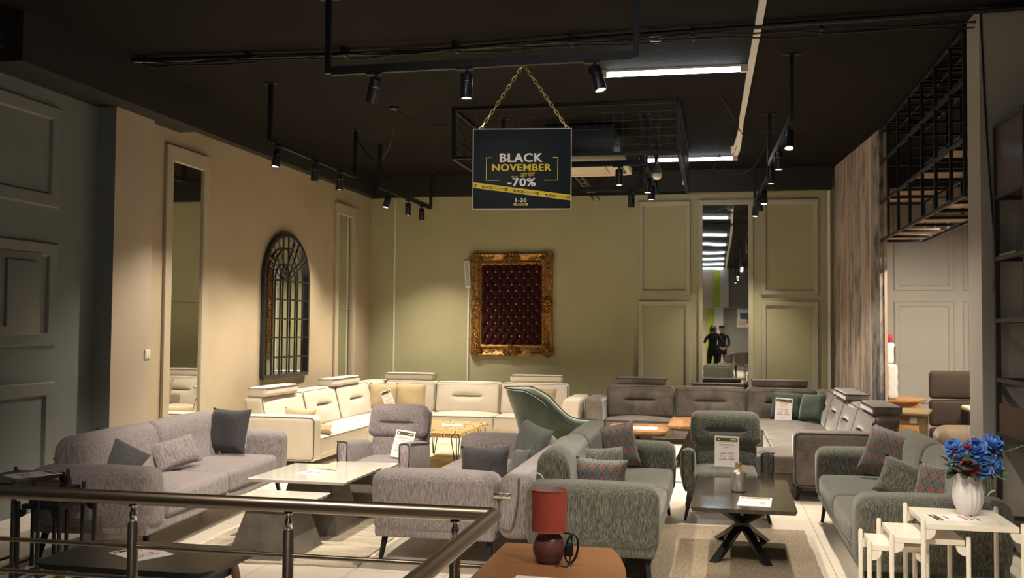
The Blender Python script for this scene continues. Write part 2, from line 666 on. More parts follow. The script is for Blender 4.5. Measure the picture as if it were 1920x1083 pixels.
# weathered timber partition on the right
def plank_mat():
    m, nt, b = new_mat('weathered_plank_panel')
    tc = nt.nodes.new('ShaderNodeTexCoord')
    sp = nt.nodes.new('ShaderNodeSeparateXYZ')
    lk(nt, tc.outputs['Object'], sp.inputs[0])
    y = mth(nt, 'MULTIPLY', sp.outputs[1], 1 / .475)
    fr = mth(nt, 'FRACT', y)
    fl = mth(nt, 'FLOOR', y)
    gap = mth(nt, 'LESS_THAN', fr, .085)
    cb = nt.nodes.new('ShaderNodeCombineXYZ')
    lk(nt, mth(nt, 'MULTIPLY', fl, 3.7), cb.inputs[0])
    lk(nt, mth(nt, 'MULTIPLY', sp.outputs[1], 4.2), cb.inputs[1])
    lk(nt, mth(nt, 'ADD', mth(nt, 'MULTIPLY', sp.outputs[2], 1.5), mth(nt, 'MULTIPLY', fl, 1.31)), cb.inputs[2])
    f = noise(nt, cb.outputs[0], 1.2, 6, .68, .5)
    wood = ramp(nt, f, [(.30, (.12, .10, .095)), (.44, (.30, .25, .225)), (.56, (.46, .38, .335)), (.70, (.58, .48, .42))])
    wood = mixc(nt, gap, wood, (.66, .52, .36))
    g = noise(nt, coords(nt, (1, 1, .6)), 3.2, 6, .65)
    last = mth(nt, 'LESS_THAN', sp.outputs[1], .42)
    patch = ramp(nt, g, [(.40, (.075, .072, .075)), (.5, (.25, .23, .21)), (.62, (.36, .32, .28))])
    c = mixc(nt, last, wood, patch)
    lk(nt, c, b.inputs['Base Color'])
    b.inputs['Roughness'].default_value = .75
    bump(nt, b, f, .25, .004)
    return m
bm = BM(); box(bm, 0, .08, 0, 2.91, 0, CEIL)
o = struct('wall_right', bm, plank_mat())
o.location = (1.905, 12.6, 0)
o.rotation_euler = (0, 0, atan2(.215, 2.9))
bm = BM(); box(bm, 1.60, 1.64, 15.40, 15.47, 0, 3.68, .01); struct('trim_1', bm, M_white)
bm = BM(); box(bm, 1.955, 1.985, 12.575, 12.6, 0, CEIL); struct('trim_2', bm, plain('raw_board_edge', (.42, .32, .23), .7))

# ------------------------------------------------------------------ wall panel mouldings
def frame_x(bm, x, y0, y1, z0, z1, w, d):
    """moulding on a wall of constant x, standing out towards +x"""
    prof = [(0, 0), (.006, d * .75), (.014, d), (w - .014, d * .8), (w - .004, d * .45), (w, 0)]
    cs = [(y0, z0, 1, 1), (y1, z0, -1, 1), (y1, z1, -1, -1), (y0, z1, 1, -1)]
    R = [[bm.verts.new((x + h, cy + sy * i, cz + sz * i)) for i, h in prof] for cy, cz, sy, sz in cs]
    for k in range(4):
        A, B = R[k], R[(k + 1) % 4]
        for i in range(len(prof) - 1):
            bm.faces.new((A[i], A[i + 1], B[i + 1], B[i]))
def frame_y(bm, y, x0, x1, z0, z1, w, d):
    prof = [(0, 0), (.006, d * .75), (.014, d), (w - .014, d * .8), (w - .004, d * .45), (w, 0)]
    cs = [(x0, z0, 1, 1), (x1, z0, -1, 1), (x1, z1, -1, -1), (x0, z1, 1, -1)]
    R = [[bm.verts.new((cx + sx * i, y - h, cz + sz * i)) for i, h in prof] for cx, cz, sx, sz in cs]
    for k in range(4):
        A, B = R[k], R[(k + 1) % 4]
        for i in range(len(prof) - 1):
            bm.faces.new((A[i], A[i + 1], B[i + 1], B[i]))
    return
n_trim = [3]
def trim(mat, fn):
    bm = BM()
    fn(bm)
    struct('trim_%d' % n_trim[0], bm, mat)
    n_trim[0] += 1
for z0, z1 in ((2.608, 3.495), (1.407, 2.301), (.21, 1.101)):
    trim(M_trim_grey, lambda bm: frame_x(bm, -5.69, 6.0, 7.735, z0, z1, .125, .03))
for x0, x1 in ((-1.21, -.41), (.64, 1.473)):
    for z0, z1 in ((2.12, 3.575), (.55, 2.035)):
        trim(M_trim_back, lambda bm: frame_y(bm, 15.5, x0, x1, z0, z1, .08, .04))
for x0, x1 in ((2.53, 3.36), (3.48, 4.3)):
    for z0, z1 in ((2.19, 3.55), (.55, 2.03)):
        trim(M_wall_taupe, lambda bm: frame_y(bm, 15.47, x0, x1, z0, z1, .08, .03))
bm = BM(); box(bm, 1.99, 7.0, 15.47, 15.5, 0, 3.7); struct('wall_back_right', bm, M_wall_taupe)
bm = BM(); box(bm, 1.99, 7.0, 15.44, 15.47, 0, .5); struct('baseboard_right', bm, M_wall_taupe)
bm = BM(); box(bm, -5.58, 1.66, 15.48, 15.5, 0, .09); struct('baseboard_back', bm, M_trim_back)
bm = BM(); box(bm, -5.58, -5.565, 8.92, 15.5, 0, .09); struct('baseboard_left', bm, M_trim_left)

# fuse-box door inside the middle panel of the grey wall
bm = BM(); box(bm, -5.69, -5.655, 6.98, 7.5, 1.5, 2.2, .004)
cab = thing('fuse_box', 'grey painted flush fuse box door inside the middle panel of the grey wall', 'fuse box')
link('frame', bm, M_trim_grey, cab)
bm = BM(); box(bm, -5.655, -5.63, 7.06, 7.43, 1.574, 2.125, .005); link('door', bm, M_trim_grey, cab)

# mirror glass, slightly wavy
def mirror_mat(name, wav):
    m, nt, b = new_mat(name)
    b.inputs['Base Color'].default_value = (.80, .81, .78, 1)
    b.inputs['Metallic'].default_value = 1
    b.inputs['Roughness'].default_value = .015
    if wav:
        bump(nt, b, noise(nt, coords(nt), 1.5, 1), wav, .02)
    return m
M_mir = mirror_mat('mirror_glass', 0)
M_mirw = mirror_mat('wavy_mirror_glass', .035)

def wall_mirror_left(y0, y1, ztop, label):
    t = thing('wall_mirror', label, 'mirror', (-5.578, (y0 + y1) / 2, 0))
    h = (y1 - y0) / 2
    bm = BM()
    w = .125
    for a, b_, c, e in ((-h, h, ztop - w * 1.3, ztop), (-h, -h + w, .02, ztop - w * 1.3), (h - w, h, .02, ztop - w * 1.3)):
        box(bm, 0, .035, a, b_, c, e, .006)
    link('frame', bm, M_trim_left, t, False)
    bm = BM(); box(bm, .006, .012, -h + w, h - w, .02, 1.84); link('mirror_pane', bm, M_mir, t, False)
    bm = BM(); box(bm, .006, .012, -h + w, h - w, 1.845, ztop - w * 1.3); link('mirror_pane', bm, M_mir, t, False)
    return t
wall_mirror_left(9.26, 10.14, 3.466, 'tall narrow mirror in beige frame beside the pillar and behind the grey sofa')
wall_mirror_left(13.91, 14.76, 3.447, 'tall narrow mirror in beige frame near the corner with the sage wall')
t = thing('wall_mirror', 'tall two-pane mirror in sage frame on back wall reflecting the shop', 'mirror', (.117, 15.497, 0))
bm = BM()
for a, b_, c, e in ((-.407, .407, 3.50, 3.576), (-.407, -.345, .02, 3.50), (.335, .407, .02, 3.50)):
    box(bm, a, b_, -.035, 0, c, e, .006)
link('frame', bm, M_trim_back, t, False)
bm = BM(); box(bm, -.345, .335, -.014, -.006, .02, 1.925); lower = link('mirror_pane', bm, M_mirw, t, False)
lower.rotation_euler = (0, 0, radians(.26))
bm = BM(); box(bm, -.345, .335, -.014, -.006, 1.935, 3.50); link('mirror_pane', bm, M_mirw, t, False)
bm = BM(); box(bm, -.345, .335, -.018, -.012, 1.925, 1.935); link('joint_strip', bm, M_chrome, t, False)

# arched window-style mirror
t = thing('arched_mirror', 'black arched mirror with window grid bars on the beige wall', 'mirror', (-5.578, 12.21, 0))
A, ZB, ZC, ZT = .70, .935, 2.19, 2.81
def arch(a, b_, n=28):
    return [(0, a * cos(pi * i / n), ZC + b_ * sin(pi * i / n)) for i in range(n + 1)]
X0, X1 = .03, .045
bm = BM()
pts = [(X0, -A + .02, ZB + .015), (X0, A - .02, ZB + .015)] + [(X0, y * (A - .02) / A, z - .0) for _, y, z in arch(A, ZT - ZC - .02)]
pts = [Vector(p) for p in pts]
for p, q in zip(pts, pts[1:] + pts[:1]):
    bar(bm, p, q, .050, .042, up=(1, 0, 0))
link('frame', bm, M_blackgloss, t, True)
bm = BM()
poly = [(-A + .02, ZB)] + [(A - .02, ZB)] + [(y * .97, z) for _, y, z in arch(A, ZT - ZC - .015)]
lo = [bm.verts.new((.008, y, z)) for y, z in poly]
bm.faces.new(lo)
link('mirror_pane', bm, M_mir, t, False)
bm = BM()
for zz in (.0, -.25, -.5, -.745, -1.0):
    bar(bm, (X1, -A + .02, ZC + zz), (X1, A - .02, ZC + zz), .017)
for kk in (-2, -1, 0, 1, 2):
    yy = kk * A / 3
    bar(bm, (X1, yy, ZB + .02), (X1, yy, ZC), .017)
for a, b_ in ((2 * A / 3, .43), (A / 3, .22)):
    pp = [Vector((X1, y, z)) for _, y, z in arch(a, b_)]
    for p, q in zip(pp, pp[1:]):
        bar(bm, p, q, .017, up=(1, 0, 0))
for k in range(1, 6):
    an = pi * k / 6
    bar(bm, (X1, 0, ZC), (X1, (A - .03) * cos(an), ZC + (ZT - ZC - .03) * sin(an)), .017, up=(1, 0, 0))
link('grid_bars', bm, M_blackgloss, t, False)

# small things on the walls
t = thing('light_switch', 'white double light switch on the wall beside the beige pillar', 'light switch', (-5.494, 8.87, 1.31))
bm = BM(); box(bm, 0, .012, -.045, .045, -.045, .045, .004); link('plate', bm, M_white, t)
bm = BM(); box(bm, .012, .018, -.035, -.002, -.033, .033, .003); link('rocker', bm, M_white, t)
bm = BM(); box(bm, .012, .018, .002, .035, -.033, .033, .003); link('rocker', bm, M_white, t)
bm = BM(); box(bm, -5.578, -5.56, 10.125, 10.15, .09, 2.53, .003)
tag(link('cable_cover', bm, M_white), 'slim white cable cover on beige wall right of the narrow mirror', 'cable cover')
bm = BM(); box(bm, -5.175, -5.15, 15.48, 15.5, .09, 3.66, .003)
tag(link('cable_cover', bm, M_white), 'tall white cable cover on the sage wall near the corner', 'cable cover')
bm = BM(); box(bm, -3.93, -3.905, 15.48, 15.5, .09, 2.25, .003)
tag(link('cable_cover', bm, M_white), 'white cable cover running down from the slim white wall sensor', 'cable cover')
t = thing('wall_sensor', 'slim white perforated sensor bar on wall left of the gold frame', 'sensor', (-3.93, 15.47, 2.45))
bm = BM(); box(bm, -.045, .045, -.02, .02, -.215, .215, .006); o = link('housing', bm, M_white, t)
bm = BM(); box(bm, -.03, .03, -.024, -.02, -.19, .19); link('grille', bm, plain('grey_grille', (.4, .4, .38), .6), t)
t.rotation_euler = (0, radians(-4), 0)
# ------------------------------------------------------------------ track lights
M_lens_on = plain('lit_lens', (1, 1, 1), .3, emit=(1, .86, .70), es=14)
M_lens_off = plain('glass_lens', (.30, .28, .25), .2)
M_ring = plain('silver_ring', (.6, .58, .55), .25, 1.0)

def add_spot(parent, loc, direction, watts, size=72, blend=.7, col=SPOT_COL):
    ld = bpy.data.lights.new('spot_lamp', 'SPOT')
    ld.energy = watts
    ld.color = col
    ld.spot_size = radians(size)
    ld.spot_blend = blend
    ld.shadow_soft_size = .035
    lo = bpy.data.objects.new('spot_lamp', ld)
    COL.objects.link(lo)
    lo.parent = parent
    lo.location = loc
    lo.rotation_euler = Vector(direction).to_track_quat('-Z', 'Y').to_euler()
    return lo

def spot_head(root, p, rail_dir, aim, lit, watts=1.0, size=72):
    """one head: p = point on the rail (local), aim = pointing vector"""
    p = Vector(p)
    aim = Vector(aim).normalized()
    d = Vector(rail_dir).normalized()
    piv = p + Vector((0, 0, -.085))
    bm = BM()
    R = aim.to_track_quat('-Z', 'Y').to_matrix().to_4x4()
    lathe(bm, [(0, .012), (.030, .012), (.043, .004), (.0445, -.002), (.0445, -.168), (.0425, -.172), (.036, -.172), (.033, -.160), (0, -.160)], 28)
    for v in bm.verts:
        v.co = (R @ v.co) + piv
    head = link('spotlight', bm, M_blackgloss, root)
    bm = BM()
    bar(bm, p - d * .075 + Vector((0, 0, -.035)), p + d * .045 + Vector((0, 0, -.035)), .034, .03)
    tube(bm, [p + Vector((0, 0, -.045)), piv + Vector((0, 0, -.005))], .010, 10)
    link('adapter', bm, M_black, head)
    bm = BM()
    lathe(bm, [(.0440, -.050), (.0456, -.050), (.0456, -.0535), (.0440, -.0535)], 28)
    for v in bm.verts:
        v.co = (R @ v.co) + piv
    link('ring', bm, M_ring, head)
    bm = BM()
    lathe(bm, [(0, -.166), (.035, -.166), (.035, -.162), (0, -.162)], 24)
    for v in bm.verts:
        v.co = (R @ v.co) + piv
    link('lens', bm, M_lens_on if lit else M_lens_off, head)
    if lit:
        add_spot(head, piv + aim * .175, aim, SPOT_W * watts, size)
    return head

def track(label, p0, p1, heads, rods=True, rail_h=.05, name='track_light', group=None):
    p0, p1 = Vector(p0), Vector(p1)
    c = (p0 + p1) / 2
    t = thing(name, label, 'track light', c, 0, group)
    a, b = p0 - c, p1 - c
    d = (b - a).normalized()
    bm = BM()
    bar(bm, a - d * .02, b + d * .02, .036, rail_h)
    bar(bm, a + d * .03 + Vector((0, 0, -.03)), b - d * .03 + Vector((0, 0, -.03)), .034, .016)
    link('rail', bm, M_black, t, False)
    if rods:
        for q in (a, b):
            bm = BM(); bar(bm, q + Vector((0, 0, .02)), q + Vector((0, 0, CEIL - c.z)), .04, .04)
            r = link('hanger_rod', bm, M_black, t, False)
            bm = BM(); box(bm, q.x - .08, q.x + .08, q.y - .04, q.y + .04, CEIL - c.z - .006, CEIL - c.z)
            link('ceiling_plate', bm, M_black, r, False)
    for pos, aim, lit, w, size in heads:
        spot_head(t, a + (b - a) * pos, d, aim, lit, w, size)
    return t

track('black track light nearest the pillar on beige-wall side with three cylinder spots', (-4.40, 9.22, 3.47), (-4.40, 11.62, 3.47),
      [(.08, (-.10, -.12, -1), True, 1, 100), (.48, (-.05, .05, -1), True, 1.0, 100), (.78, (0, .03, -1), True, 1.0, 100)])
track('black track light in the corner of the beige and sage walls with three spots', (-4.40, 12.53, 3.47), (-4.40, 14.93, 3.47),
      [(.16, (-.22, -.18, -1), True, 1.0, 100), (.52, (0, .02, -1), True, .9, 100), (.80, (.02, .02, -1), True, .8, 100)])
track('wide black track light in front with three cylinder spots and the hanging sign', (-2.83, 6.88, 3.49), (-.555, 6.90, 3.51),
      [(.165, (-.33, .30, -1), True, 1.5, 72), (.465, (.0, .0, -1), True, .95, 96), (.87, (.30, -.15, -1), True, .95, 66)])
track('black track light over the green armchair with one bright tilted spot', (.635, 9.02, 3.47), (.57, 11.5, 3.47),
      [(.10, (-.02, -.42, -1), True, 1.15, 104), (.53, (0, -.03, -1), True, .9, 100), (.93, (0, 0, -1), True, .8, 100)])
track('black track light over the taupe sofa in front of back-wall mirror', (.61, 12.55, 3.48), (.53, 15.0, 3.48),
      [(.30, (-.0, -.18, -1), True, .9, 100), (.60, (0, -.03, -1), False, 1, 100), (.88, (-.12, -.1, -1), True, .8, 100)])
track('black crosswise track light under the caged air conditioner', (-2.45, 11.27, 3.48), (-.82, 11.25, 3.48),
      [(.83, (0, 0, -1), True, .9, 100), (.30, (0, 0, -1), True, .9, 100)])
track('black lengthwise track light right of the caged air conditioner', (-.81, 11.45, 3.47), (-.80, 13.2, 3.42),
      [(.20, (-.02, -.08, -1), True, .9, 100), (.50, (0, -.02, -1), True, .8, 100)])
track('short black track light behind the caged air conditioner', (-2.6, 13.05, 3.44), (-.98, 13.0, 3.44),
      [(.92, (0, 0, -1), False, .8, 100), (.25, (0, .02, -1), True, .9, 100)])

track('added unseen crosswise track light overhead, lighting the near sofa arms and sign', (-2.83, 2.6, 3.49), (-.555, 2.6, 3.49),
      [(.15, (-.05, .85, -1), True, .5, 76), (.48, (.08, 1.7, -1), True, .62, 82), (.85, (.05, .95, -1), True, .42, 76)])  # added out of view: fill for camera-facing arms, middle head for the sign
# rows of track lights further down the shop, over and behind the viewer (seen in the mirror, and they light the front; the far pair is added)
track('black track light overhead right, next along from the green-armchair one', (.64, 2.1, 3.47), (.60, 4.5, 3.47),
      [(.12, (.15, .55, -1), True, .55, 96), (.5, (.1, .50, -1), True, .6, 96), (.88, (.1, .2, -1), True, .4, 100)])
track('black track light behind the viewer, right of the white conduit', (.64, -2.4, 3.47), (.60, 0.0, 3.47),
      [(.12, (0, .1, -1), True, .6, 100), (.5, (0, .1, -1), True, .6, 100), (.88, (.0, .3, -1), True, .5, 100)])

track('added black track light far behind the viewer, brightening the mirror view', (.64, -6.6, 3.47), (.60, -4.2, 3.47),
      [(.12, (.1, -.45, -1), True, 1.2, 100), (.5, (0, -.3, -1), True, .9, 100), (.88, (.0, .1, -1), True, .8, 100)])  # added track: lifts the front wall and figures reflected in the mirror
track('added black track light far behind the viewer, brightening the pinkish wall in mirror', (-1.6, -6.6, 3.47), (-1.6, -4.2, 3.47),
      [(.12, (.15, -.45, -1), True, 1.3, 100), (.5, (.1, -.2, -1), True, .9, 100), (.88, (.1, .2, -1), True, .9, 100)])  # added track: brightens the pinkish wall for its reflection
# ------------------------------------------------------------------ LED tubes
M_tube = plain('lit_led_tube', (1, 1, 1), .4, emit=TUBE_COL, es=TUBE_EMIT)
def led_tube(label, y, x0=-1.06, x1=.235):
    t = thing('led_tube_light', label, 'ceiling light', ((x0 + x1) / 2, y, CEIL))
    h = (x1 - x0) / 2
    bm = BM(); box(bm, -h, h, -.02, .02, -.022, 0); link('batten', bm, M_white, t, False)
    bm = BM(); tube(bm, [(-h + .03, 0, -.045), (h - .03, 0, -.045)], .021, 12); link('tube', bm, M_tube, t)
    for s in (-1, 1):
        bm = BM(); box(bm, s * h - .035, s * h + .035, -.022, .022, -.07, 0, .004); link('end_cap', bm, M_white, t)
    return t
led_tube('lit white tube on the dark ceiling right of the hanging sign', 9.29)
led_tube('lit white tube near the back wall, partly behind the wire cage', 14.17)
for i, yy in enumerate((5.2, 2.4, -.7, -3.4, -6.0, -8.7)):
    led_tube(('lit white tube overhead just past the top of the view', 'second lit white tube overhead, back from the view',
              'lit white tube straight above the photographer', 'lit white tube behind the photographer, seen in mirror',
              'lit white tube far behind, next to last in the mirror row', 'last lit white tube of the mirror row')[i], yy)

# white conduit along the ceiling with a drooping end
def ribbon(bm, pts, w, h):
    pts = [Vector(p) for p in pts]
    for p, q in zip(pts, pts[1:]):
        bar(bm, p, q, w, h, up=(1, 0, 0))
t = thing('cable_conduit', 'long white cable conduit along the ceiling, drooping at its far end', 'conduit', (.3, 9.0, CEIL))
bm = BM()
path = [(.02, -18, -.02), (.02, -6, -.02), (.02, -1.5, -.02), (-.02, 1.6, -.02), (-.035, 2.6, -.03)]
ribbon(bm, path, .03, .055)
link('straight_run', bm, M_white, t, False)
bm = BM()
ribbon(bm, smooth_path([(-.035, 2.6, -.03), (-.04, 3.1, -.10), (-.055, 3.45, -.21), (-.085, 3.6, -.265), (-.115, 3.62, -.24), (-.12, 3.55, -.16)], 5), .012, .05)
link('drooping_end', bm, M_white, t, False)
bm = BM()
ribbon(bm, smooth_path([(-.03, 2.55, -.04), (-.06, 3.1, -.10), (-.10, 3.5, -.19), (-.12, 3.6, -.24)], 4), .010, .03)
link('loose_strip', bm, M_white, t, False)

# black pipe and cables crossing the ceiling
t = thing('pipe_run', 'black pipe with cables crossing the ceiling from beam to right pillar', 'pipe', (0, 8.1, CEIL))
bm = BM()
tube(bm, smooth_path([(-5.2, -.05, -.04), (-3.8, .05, -.04), (-2.5, .12, -.04), (-1.06, .0, -.04), (.35, -.1, -.04), (1.95, -.22, -.045), (5, -.5, -.04)], 6), .021, 8)
link('pipe', bm, M_black, t)
bm = BM()
rnd = random.Random(3)
for k in range(3):
    pts = []
    for i in range(24):
        x = -5.1 + i * .31
        pts.append((x, -.06 + .03 * k + .02 * sin(i + k), -.055 - .035 * abs(sin(i * .8 + k * 1.3)) - .01 * k))
    tube(bm, smooth_path(pts, 3), .0065, 6)
link('cable', bm, M_black, t)
cl = None
for x in (-5.1, -4.1, -3.2, -2.2, -1.2, -.2, .8):
    if cl is None:
        bm = BM(); box(bm, -.012, .012, -.02, .14, -.07, 0); cl = o = link('clamp', bm, M_black, t, False)
    else:
        o = cl.copy(); COL.objects.link(o); o.parent = t
    o.location = (x, 0, 0)

bm = BM(); tube(bm, smooth_path([(-5.19, 8.08, 3.985), (-4.9, 8.1, 3.975), (-4.55, 8.12, 3.97), (-4.35, 8.14, 3.985)], 5), .012, 8)
tag(link('light_cable', bm, M_white), 'short pale cable tied below the black ceiling pipe near the beam', 'cable')

# thin drooping ceiling wires
def wire(label, pts, r=.006):
    bm = BM(); tube(bm, smooth_path(pts, 6), r, 6)
    tag(link('ceiling_wire', bm, M_black), label, 'wire')
wire('thin black wire drooping from a ceiling hook to the beige-side track rod', [(-3.52, 10.46, 4.02), (-3.62, 10.7, 3.72), (-3.9, 11.1, 3.55), (-4.2, 11.45, 3.72), (-4.41, 11.62, 3.98)])
wire('thin black wire drooping from a ceiling hook to the wire cage', [(-3.52, 10.46, 4.02), (-3.3, 10.5, 3.88), (-3.05, 10.55, 3.83), (-2.85, 10.6, 3.85)])
wire('thin black wire drooping to the rod of the green-armchair track', [(0, 10.28, 4.02), (.15, 11.2, 3.97), (.3, 11.6, 3.80), (.44, 11.6, 3.84), (.57, 11.52, 3.98)])
wire('thin black wire between the wire cage and far LED tube', [(-.39, 13.5, 3.78), (-.2, 13.7, 3.74), (-.05, 13.8, 3.80), (.02, 13.9, 4.0)])
wire('thin black wire drooping from the far LED tube to a track rod', [(.02, 13.9, 4.0), (.12, 13.6, 3.74), (.3, 13.2, 3.62), (.5, 12.8, 3.72), (.6, 12.56, 3.98)])
bm = BM(); lathe(bm, [(0, 0), (.055, 0), (.06, -.02), (.04, -.035), (0, -.035)], 16, (-3.52, 10.46, CEIL))
tag(link('ceiling_hook', bm, M_black), 'small black ceiling rose where two thin wires meet', 'ceiling hook')

t = thing('smoke_detector', 'round white smoke detector on the dark ceiling above the LED tube', 'smoke detector', (-.51, 8.30, CEIL))
bm = BM(); lathe(bm, [(0, 0), (.055, 0), (.058, -.012), (.05, -.02), (0, -.02)], 24); link('base', bm, M_white, t)
bm = BM(); lathe(bm, [(0, -.02), (.042, -.02), (.045, -.03), (.03, -.045), (0, -.048)], 24); link('sensor_cap', bm, M_white, t)

# hanging bare bulb
t = thing('bulb_pendant', 'bare LED bulb hanging unlit beside the lengthwise track', 'bulb', (-.715, 12.0, 3.46))
bm = BM(); lathe(bm, [(0, -.075), (.035, -.066), (.056, -.035), (.056, 0)], 20); link('bulb_globe', bm, plain('frosted_bulb', (.8, .77, .70), .4), t)
bm = BM(); lathe(bm, [(.057, 0), (.048, .05), (.032, .10), (.02, .11), (.02, .15), (0, .15)], 20, fn=lambda r, z, a: r * (1 + .08 * (1 if int(a * 20 / pi) % 2 else -1) * (0 < z < .11)))
link('heat_sink', bm, plain('grey_aluminium', (.35, .34, .33), .4, .6), t)
bm = BM(); tube(bm, smooth_path([(0, 0, .15), (.01, 0, .3), (-.05, .1, .45), (-.09, .3, .56)], 5), .005, 6); link('flex', bm, M_black, t)

# ------------------------------------------------------------------ wire cage with air conditioner
M_mesh = plain('dark_mesh_wire', (.02, .02, .022), .5)
t = thing('wire_cage', 'black framed wire mesh cage hanging around the air conditioner', 'cage', (-1.64, 12.2, CEIL))
x0, x1, y0, y1, zb = -1.23, 1.23, -1.6, 1.6, -.56
bm = BM()
for a, b_ in (((x0, y0), (x1, y0)), ((x0, y1), (x1, y1)), ((x0, y0), (x0, y1)), ((x1, y0), (x1, y1))):
    for z in (-.02, zb):
        bar(bm, (*a, z), (*b_, z), .035)
for x in (x0, x1):
    for y in (y0, y1):
        bar(bm, (x, y, zb), (x, y, 0), .035)
link('frame', bm, M_black, t, False)
def mesh_panel(fixed, axis, lo, hi, step=.095):
    bm = BM()
    n = int((hi - lo) / step)
    for i in range(1, n):
        q = lo + (hi - lo) * i / n
        a = (q, fixed, -.03) if axis == 'x' else (fixed, q, -.03)
        b_ = (a[0], a[1], zb)
        bar(bm, a, b_, .005)
    for i in range(1, 6):
        z = -.03 + (zb + .03) * i / 6
        a = (lo, fixed, z) if axis == 'x' else (fixed, lo, z)
        b_ = (hi, fixed, z) if axis == 'x' else (fixed, hi, z)
        bar(bm, a, b_, .005)
    link('mesh_panel', bm, M_mesh, t, False)
mesh_panel(y0, 'x', x0, x1)
mesh_panel(y1, 'x', x0, x1)
mesh_panel(x0, 'y', y0, y1)
mesh_panel(x1, 'y', y0, y1)

t = thing('air_conditioner', 'ceiling cassette air conditioner with cream panel inside the wire cage', 'air conditioner', (-1.62, 12.05, 3.52))
M_ac = plain('cream_plastic', (.62, .54, .40), .5)
bm = BM(); box(bm, -.42, .42, -.42, .42, .12, .49, .015); link('body', bm, plain('galvanised_dark', (.06, .065, .07), .45, .6), t)
bm = BM()
poly = [(-.56, -.48), (-.48, -.56), (.48, -.56), (.56, -.48), (.56, .48), (.48, .56), (-.48, .56), (-.56, .48)]
prism(bm, poly, .02, .10, .015)
link('panel', bm, M_ac, t)
bm = BM(); box(bm, -.3, .3, -.3, .3, .0, .022, .01); link('intake_grille', bm, plain('cream_grille', (.50, .43, .32), .6), t)
for a in range(4):
    bm = BM(); box(bm, -.34, .34, -.50, -.44, .008, .03, .004)
    for v in bm.verts:
        v.co = Matrix.Rotation(a * pi / 2, 4, 'Z') @ v.co
    link('louvre', bm, plain('dark_slot', (.05, .05, .05), .6) if a % 2 else M_ac, t)

# perforated cable tray by the back beam
t = thing('cable_tray', 'grey perforated steel cable tray sloping under the back beam', 'cable tray', (-1.93, 14.6, 3.72))
bm = BM()
for s in (-.045, .045):
    bar(bm, (s - .09, -.85, .16), (s + .09, .70, -.13), .012, .05)
for i in range(12):
    f = i / 11
    bar(bm, (-.135 + .18 * f, -.85 + 1.55 * f, .14 - .29 * f), (-.045 + .18 * f, -.85 + 1.55 * f, .14 - .29 * f), .05, .004)
link('tray', bm, plain('zinc', (.30, .28, .25), .5, .6), t, False)
bm = BM(); box(bm, -.53, -.44, 15.33, 15.36, 3.80, 3.87, .004)
tag(link('junction_box', bm, M_white), 'tiny white junction box on the dark back beam', 'junction box')

# ------------------------------------------------------------------ hanging sale sign
M_board = plain('navy_black_board', (.0075, .0135, .020), .55, 0, .2)
M_edge = plain('worn_pale_edge', (.55, .46, .42), .7)
M_tw = plain('pale_print', (.86, .88, .95), .6, 0, .2)
M_ty = plain('mustard_print', (.78, .62, .065), .6, 0, .2)
M_tk = plain('black_print', (.012, .012, .012), .5)
M_brass = plain('brass_chain', (.62, .50, .22), .3, 1.0)
t = thing('sale_sign', 'black and yellow BLACK NOVEMBER sale sign hanging on chains', 'sign', (-1.346, 6.815, 2.711), radians(7))
W, H = .687, .561
bm = BM(); box(bm, -W / 2, W / 2, -.008, .008, -H / 2, H / 2, .002); link('board', bm, M_board, t)
bm = BM()
for a_, b_, c_, e_ in ((-W / 2 - .004, W / 2 + .004, H / 2 - .002, H / 2 + .004), (-W / 2 - .004, W / 2 + .004, -H / 2 - .004, -H / 2 + .002), (-W / 2 - .004, -W / 2 + .002, -H / 2 + .002, H / 2 - .002), (W / 2 - .002, W / 2 + .004, -H / 2 + .002, H / 2 - .002)):
    box(bm, a_, b_, -.0105, .0105, c_, e_)
link('edge', bm, M_edge, t, False)
def sgn(px, py):       # sign layout from its own proportions (0..1, 0..1 from top-left)
    return (px - .5) * W, (.5 - py) * H
Yf = -.0092
def letter(name, lines, mat, fn=write_lines):
    bm = BM()
    fn(bm, lines)
    o = link(name, bm, mat, t, False)
    o.location = (0, Yf, 0)
    return o
letter('lettering', [('BLACK', *sgn(.492, .360), .44 * W, .112 * H, .008), ('-70%', *sgn(.498, .665), .29 * W, .104 * H, .006), ('1-30', *sgn(.493, .893), .114 * W, .050 * H, .006)], M_tw, fit_lines)
letter('lettering', [('NOVEMBER', *sgn(.497, .483), .605 * W, .088 * H, .006)], M_ty, fit_lines)
letter('small_lettering', [('deri në', *sgn(.425, .597), .016, 0, 0, 'CENTER')], M_tw)
bm = BM()
me = text_mesh('zbritje', .052, .0003, -.0006, 'CENTER', .45, .82)
bm.from_mesh(me); bpy.data.meshes.remove(me)
bm.transform(Matrix.Translation((*sgn(.55, .565)[:1], Yf - .0006, sgn(.55, .565)[1])) @ Matrix.Rotation(radians(-6), 4, 'Y') @ Matrix.Rotation(pi / 2, 4, 'X'))
link('script_lettering', bm, M_ty, t, False)
bm = BM()
for s in (-1, 1):
    xa = s * .365 * W
    z1_, z2_ = sgn(0, .357)[1], sgn(0, .643)[1]
    box(bm, xa - .002, xa + .002, -.0005, .0005, z2_, z1_)
    xb, xc = xa - s * .05 * W, xa - s * .14 * W
    box(bm, min(xa, xb), max(xa, xb), -.0005, .0005, z1_ - .002, z1_ + .002)
    box(bm, min(xa, xc), max(xa, xc), -.0005, .0005, z2_ - .002, z2_ + .002)
o = link('bracket_lines', bm, M_ty, t, False); o.location = (0, Yf, 0)
pa, pb = sgn(0, .70), sgn(1, .862)
ang = atan2(pb[1] - pa[1], pb[0] - pa[0])
bm = BM()
hh = .0195
